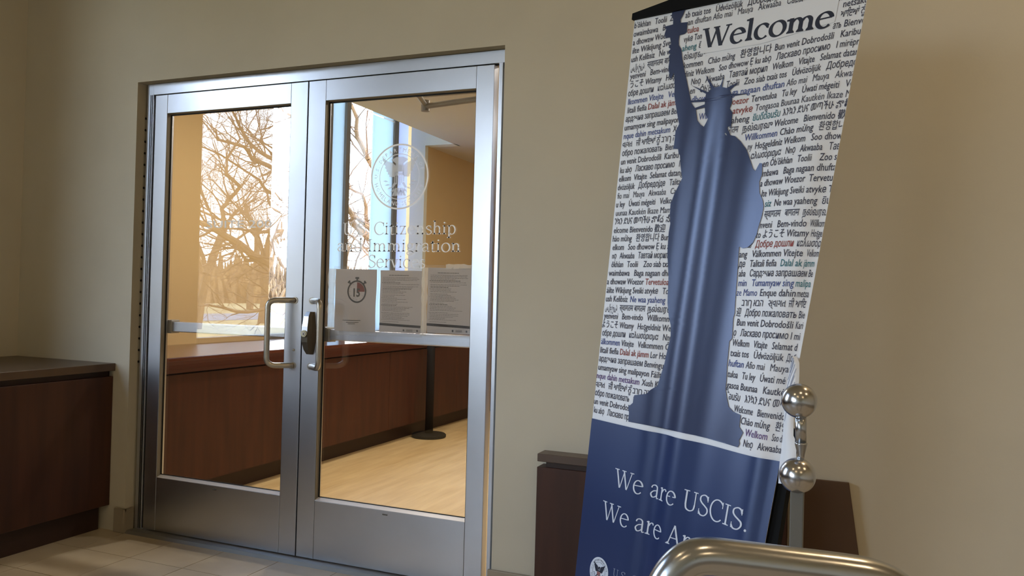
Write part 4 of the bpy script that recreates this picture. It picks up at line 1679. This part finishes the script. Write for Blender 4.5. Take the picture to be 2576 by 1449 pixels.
for p_ in (path[0], path[-1]):
    MB().lathe([(.045, 0), (.045, .006), (.026, .012)], (p_.x, p_.y, FZ), 28).build('base_flange', M_STEEL, rl)


# ------------------------------------------------------------------ ceiling downlights
def downlight(x, y, zc, label, grp, power, n, tone=WARM):
    o = thing('downlight', label, 'lamp', (x, y, zc), grp)
    r = MB()
    seg = 28
    for rr, zz in ((.085, -.001), (.085, -.008), (.068, -.008), (.066, -.001)):
        for s in range(seg):
            a = 2 * math.pi * s / seg
            r.v.append((x + rr * math.cos(a), y + rr * math.sin(a), zc + zz))
    for k in range(3):
        for s in range(seg):
            a = k * seg + s
            b_ = k * seg + (s + 1) % seg
            r.f.append((a, b_, b_ + seg, a + seg))
    r.build('trim_ring', M_WHITE, o)
    MB().lathe([(.064, -.004), (.064, -.002)], (x, y, zc), 24).build('lens', M_LAMP, o)
    l = area('lamp_light', (x, y, zc - .012), (0, 0, -1), .12, None, power, tone)
    return o


LL = ['lobby ceiling downlight nearest the wall right of the banner', 'lobby ceiling downlight left of the camera', 'lobby ceiling downlight just over the handrail',
      'lobby ceiling downlight by the right wall', 'lobby ceiling downlight at the back, left one', 'lobby ceiling downlight at the back, right one']
for k, (x, y, p_) in enumerate(LOBBY_LAMPS):
    downlight(x, y, LOBBY_CEIL, LL[k], 'lobby ceiling downlights', p_, k)
RLB = ['room downlight over the near end of the counter', 'room downlight just inside the right door', 'room downlight over the stanchion', 'room downlight in the middle of the room',
       'room downlight at the far end of the counter', 'room downlight at the far right']
for k, (x, y, p_) in enumerate(ROOM_LAMPS):
    downlight(x, y, ROOM_CEIL, RLB[k], 'ceiling downlights of the room beyond', p_, k, ROOM_WARM)

# ------------------------------------------------------------------ outdoors: ground, trees, woodland
GZ = -.35
structure(box('ground', -140, WX - .22, -110, 120, GZ - .3, GZ, M_GRASS), 'dry winter grass outside the windows')
structure(box('road', -34, -27, -110, 120, GZ, GZ + .02, M_ROAD), 'grey road crossing the dry grass')


class TreeMesh:
    def __init__(self, seed):
        self.r = random.Random(seed)
        self.big = ([], [])
        self.small = ([], [])
        self.n = 0

    def seg(self, p, q, ra, rb):
        V, F = self.big if ra > .035 else self.small
        n = 7 if ra > .035 else 3
        d = (q - p)
        if d.length < 1e-5:
            return
        d.normalize()
        u = d.cross(Vector((0, 0, 1)) if abs(d.z) < .9 else Vector((1, 0, 0))).normalized()
        w_ = d.cross(u)
        b0 = len(V)
        for (c_, rr) in ((p, ra), (q, rb)):
            for s in range(n):
                a = 2 * math.pi * s / n
                V.append(tuple(c_ + u * (math.cos(a) * rr) + w_ * (math.sin(a) * rr)))
        for s in range(n):
            F.append((b0 + s, b0 + (s + 1) % n, b0 + n + (s + 1) % n, b0 + n + s))
        self.n += 1

    def grow(self, p, d, L, r, depth, bend=.35, lift=.08):
        R_ = self.r
        k = 4 if depth > 1 else 3
        for i in range(k):
            nd = (d + Vector((R_.gauss(0, bend), R_.gauss(0, bend), R_.gauss(0, bend) + lift)) * .5).normalized()
            q = p + nd * (L / k)
            rb = r * (1 - .16 * (i + 1) / k * 1.6)
            self.seg(p, q, r if i == 0 else ra_, rb)
            ra_ = rb
            if depth > 0 and (i > 0 or depth < 3):
                m_ = 1 if depth > 2 else (2 if R_.random() < .55 else 1)
                for _ in range(m_):
                    side = Vector((R_.gauss(0, 1), R_.gauss(0, 1), R_.gauss(0, .8) + .15)).normalized()
                    bd = (nd * .75 + side * .85).normalized()
                    self.grow(q, bd, L * R_.uniform(.50, .74), rb * R_.uniform(.36, .56), depth - 1, bend, lift)
            p, d = q, nd

    def limb(self, pts, r0, r1, depth=2, every=1, L=1.3):
        R_ = self.r
        pts = [Vector(p) + Vector((R_.uniform(-.25, .25), 0, 0)) for p in pts]
        n = len(pts) - 1
        fine = []
        for i in range(n):
            for s in (0, .5):
                fine.append(pts[i].lerp(pts[i + 1], s) + Vector((0, R_.uniform(-.03, .03), R_.uniform(-.03, .03))) * (1 if s else 0))
        fine.append(pts[-1])
        n = len(fine) - 1
        for i in range(n):
            a, b_ = r0 + (r1 - r0) * i / n, r0 + (r1 - r0) * (i + 1) / n
            self.seg(fine[i], fine[i + 1], a, b_)
            d = (fine[i + 1] - fine[i]).normalized()
            for _ in range(every):
                side = Vector((R_.gauss(0, .8), R_.gauss(0, .7), R_.gauss(.1, .9))).normalized()
                self.grow(fine[i + 1], (d * .6 + side).normalized(), L * R_.uniform(.6, 1.1), min(.026, b_ * .4), depth)

    def build(self, label, group=None, loc=(0, 0, 0)):
        root = thing('bare_tree', label, 'tree', loc, group)
        for nm, (V, F), m in (('trunk', self.big, M_BARK), ('twigs', self.small, M_TWIG)):
            if not F:
                continue
            me_ = bpy.data.meshes.new(nm)
            me_.from_pydata([(v[0] - 0, v[1] - 0, v[2] - 0) for v in V], [], F)
            me_.materials.append(m)
            o = bpy.data.objects.new(nm, me_)
            COL.objects.link(o)
            o.parent = root
            if nm == 'twigs':
                o['kind'] = 'stuff'
        return root


# the tree mirrored in the left door: built where it stands, outside the lobby windows
T = TreeMesh(5)
X = -13.0
LIMBS = [([(-14.40, GZ), (-14.33, .15), (-14.22, .67), (-14.04, 1.08), (-13.91, 2.09), (-13.80, 3.5), (-13.72, 4.5), (-13.59, 5.68), (-13.3, 6.9)], .30, .07, 3, 1, 1.6),
         ([(-14.0, .9), (-13.47, 1.37), (-13.08, 1.65), (-12.34, 2.0), (-11.66, 2.23), (-11.08, 2.5), (-10.59, 2.59), (-9.97, 2.66)], .17, .06, 3, 2, 1.3),
         ([(-13.9, 2.0), (-13.07, 1.93), (-12.35, 1.85), (-11.8, 2.03), (-11.27, 2.4)], .08, .03, 3, 1, 1.0),
         ([(-11.27, 2.39), (-11.21, 2.65), (-11.27, 2.97), (-11.59, 3.23), (-11.54, 3.5), (-11.36, 3.74), (-11.42, 4.11), (-11.69, 4.62), (-11.54, 5.13)], .075, .03, 3, 2, 1.2),
         ([(-13.85, 2.66), (-13.04, 2.6), (-12.32, 2.52), (-11.64, 2.55), (-11.01, 2.54)], .07, .025, 3, 1, 1.0),
         ([(-13.89, .87), (-13.12, .72), (-12.54, .68), (-11.86, .64), (-11.21, .78), (-10.66, .8)], .075, .03, 3, 1, 1.0),
         ([(-11.79, 2.11), (-11.47, 2.0), (-11.04, 1.79), (-10.63, 1.64)], .04, .02, 3, 1, .8),
         ([(-13.74, 4.09), (-12.97, 4.13), (-12.24, 4.25), (-11.7, 4.43), (-11.18, 4.52), (-10.69, 4.64)], .08, .03, 3, 2, 1.2),
         ([(-13.7, 4.3), (-12.81, 4.44), (-12.23, 4.62), (-11.68, 4.89), (-11.27, 5.26), (-11.08, 5.48)], .07, .03, 3, 2, 1.2),
         ([(-13.7, 3.4), (-12.9, 3.6), (-12.2, 3.75), (-11.3, 4.2), (-10.6, 4.3)], .06, .025, 3, 1, 1.1)]
for (pl, r0, r1, dp, ev, LL_) in LIMBS:
    T.limb([(X, a, b_) for a, b_ in pl], r0 * .8, r1 * .7, dp, ev, LL_)
T.build('large bare tree outside, mirrored in the left glass door')

T = TreeMesh(21)
LIMBS2 = [([(14.2, GZ), (14.0, 1.0), (13.8, 2.2), (13.6, 3.6), (13.4, 5.2), (13.3, 7.0)], .24, .07, 2, 1, 1.6),
          ([(13.9, 1.1), (12.92, 1.51), (12.4, 1.84), (11.98, 2.17), (11.49, 2.64), (11.17, 2.73), (10.4, 3.1)], .12, .04, 3, 1, 1.2),
          ([(13.6, 3.3), (12.99, 3.5), (12.14, 3.65), (11.72, 4.02), (11.4, 4.46), (11.16, 4.75), (10.6, 5.2)], .085, .03, 3, 1, 1.2),
          ([(12.6, 1.75), (12.14, 2.18), (11.95, 2.68), (11.78, 3.0), (11.61, 3.24), (11.08, 3.38)], .06, .025, 2, 1, 1.0),
          ([(13.2, 1.2), (12.2, .9), (11.0, 1.0), (9.9, 1.4), (8.9, 1.6), (8.2, 2.2)], .07, .02, 3, 1, 1.2),
          ([(13.3, 2.6), (12.0, 2.5), (10.6, 2.9), (9.2, 2.6), (8.4, 3.0)], .06, .02, 3, 1, 1.2),
          ([(11.0, 3.3), (10.2, 3.6), (9.3, 4.4), (8.6, 4.4)], .05, .02, 2, 1, 1.1)]
for (pl, r0, r1, dp, ev, LL_) in LIMBS2:
    T.limb([(-9.5, a, b_) for a, b_ in pl], r0, r1, dp, ev, LL_)
T.build('bare tree close outside the windows of the room beyond')

# farther trees: one mesh pair, copied
T = TreeMesh(77)
T.grow(Vector((0, 0, 0)), Vector((0, 0, 1)), 4.6, .20, 4, .30, .12)
proto = T.build('bare tree', 'bare winter trees farther off, seen through or mirrored in glass', (0, 0, 0))
spots = [(-22, -20, .9), (-24, -26, 1.1), (-20, -14.5, .8), (-38, -34, 1.2), (-40, -44, 1.3), (-44, -24, 1.2), (-21, 22, 1.0), (-25, 31, 1.2), (-18, 27, .9), (-40, 44, 1.3), (-42, 58, 1.3)]
words = ['close behind the large mirrored tree', 'beyond the near mirrored trees, left one', 'left of the large mirrored tree', 'across the road, behind the mirrored trees', 'across the road, farthest in the mirrored view',
         'across the road, at the left edge of the mirrored view', 'behind the near tree outside the room windows', 'farther behind the room windows', 'between the room windows and the road', 'across the road behind the room windows', 'farthest tree behind the room windows']
kids = list(proto.children)
for k, (x, y, s) in enumerate(spots):
    if k == 0:
        r_ = proto
    else:
        r_ = proto.copy()
        COL.objects.link(r_)
        for ch in kids:
            c_ = ch.copy()
            COL.objects.link(c_)
            c_.parent = r_
    r_.location = (x, y, GZ + (.02 if x < -27 else 0))
    r_.scale = (s, s, s)
    r_.rotation_euler = (0, 0, k * 1.3)
    r_['label'] = 'bare winter tree ' + words[k]

# low woodland along the horizon
random.seed(12)
wd = MB()
def wood(px_, py_, nx_, ny_, w_, h_):
    pass
rows = 5
cols = 240
for j in range(rows):
    for i in range(cols):
        y = -95 + 200 * i / (cols - 1) + random.uniform(-.3, .3)
        x = -58 - j * 2.2 + random.uniform(-.8, .8)
        base = 2.2 + j * .9 + 1.4 * math.sin(i * .21 + j) * .5 + random.uniform(-.5, .9)
        rr = random.uniform(.5, 1.0)
        # a shaggy clump: a bundle of thin upright stems
        for q in range(5):
            a = random.uniform(0, 6.28)
            px_, py_ = x + rr * math.cos(a), y + rr * math.sin(a)
            hh = base * random.uniform(.6, 1.05)
            lean = (random.uniform(-.5, .5), random.uniform(-.5, .5))
            wv = random.uniform(.10, .28)
            b0 = len(wd.v)
            wd.v += [(px_ - wv, py_, GZ), (px_ + wv, py_ - wv, GZ), (px_, py_ + wv, GZ), (px_ + lean[0] - wv * .9, py_ + lean[1], GZ + hh * .7), (px_ + lean[0] + wv * .9, py_ + lean[1] - wv, GZ + hh * .7), (px_ + lean[0], py_ + lean[1] + wv, GZ + hh * .7), (px_ + lean[0] * 1.5, py_ + lean[1] * 1.5, GZ + hh)]
            wd.f += [(b0, b0 + 1, b0 + 4, b0 + 3), (b0 + 1, b0 + 2, b0 + 5, b0 + 4), (b0 + 2, b0, b0 + 3, b0 + 5), (b0 + 3, b0 + 4, b0 + 6), (b0 + 4, b0 + 5, b0 + 6), (b0 + 5, b0 + 3, b0 + 6)]
me_ = bpy.data.meshes.new('woodland')
me_.from_pydata(wd.v, [], wd.f)
me_.materials.append(M_BRUSH)
wo = bpy.data.objects.new('woodland', me_)
COL.objects.link(wo)
tag(wo, 'low brown winter brush along the far side of the road', 'brush')
wo['kind'] = 'stuff'
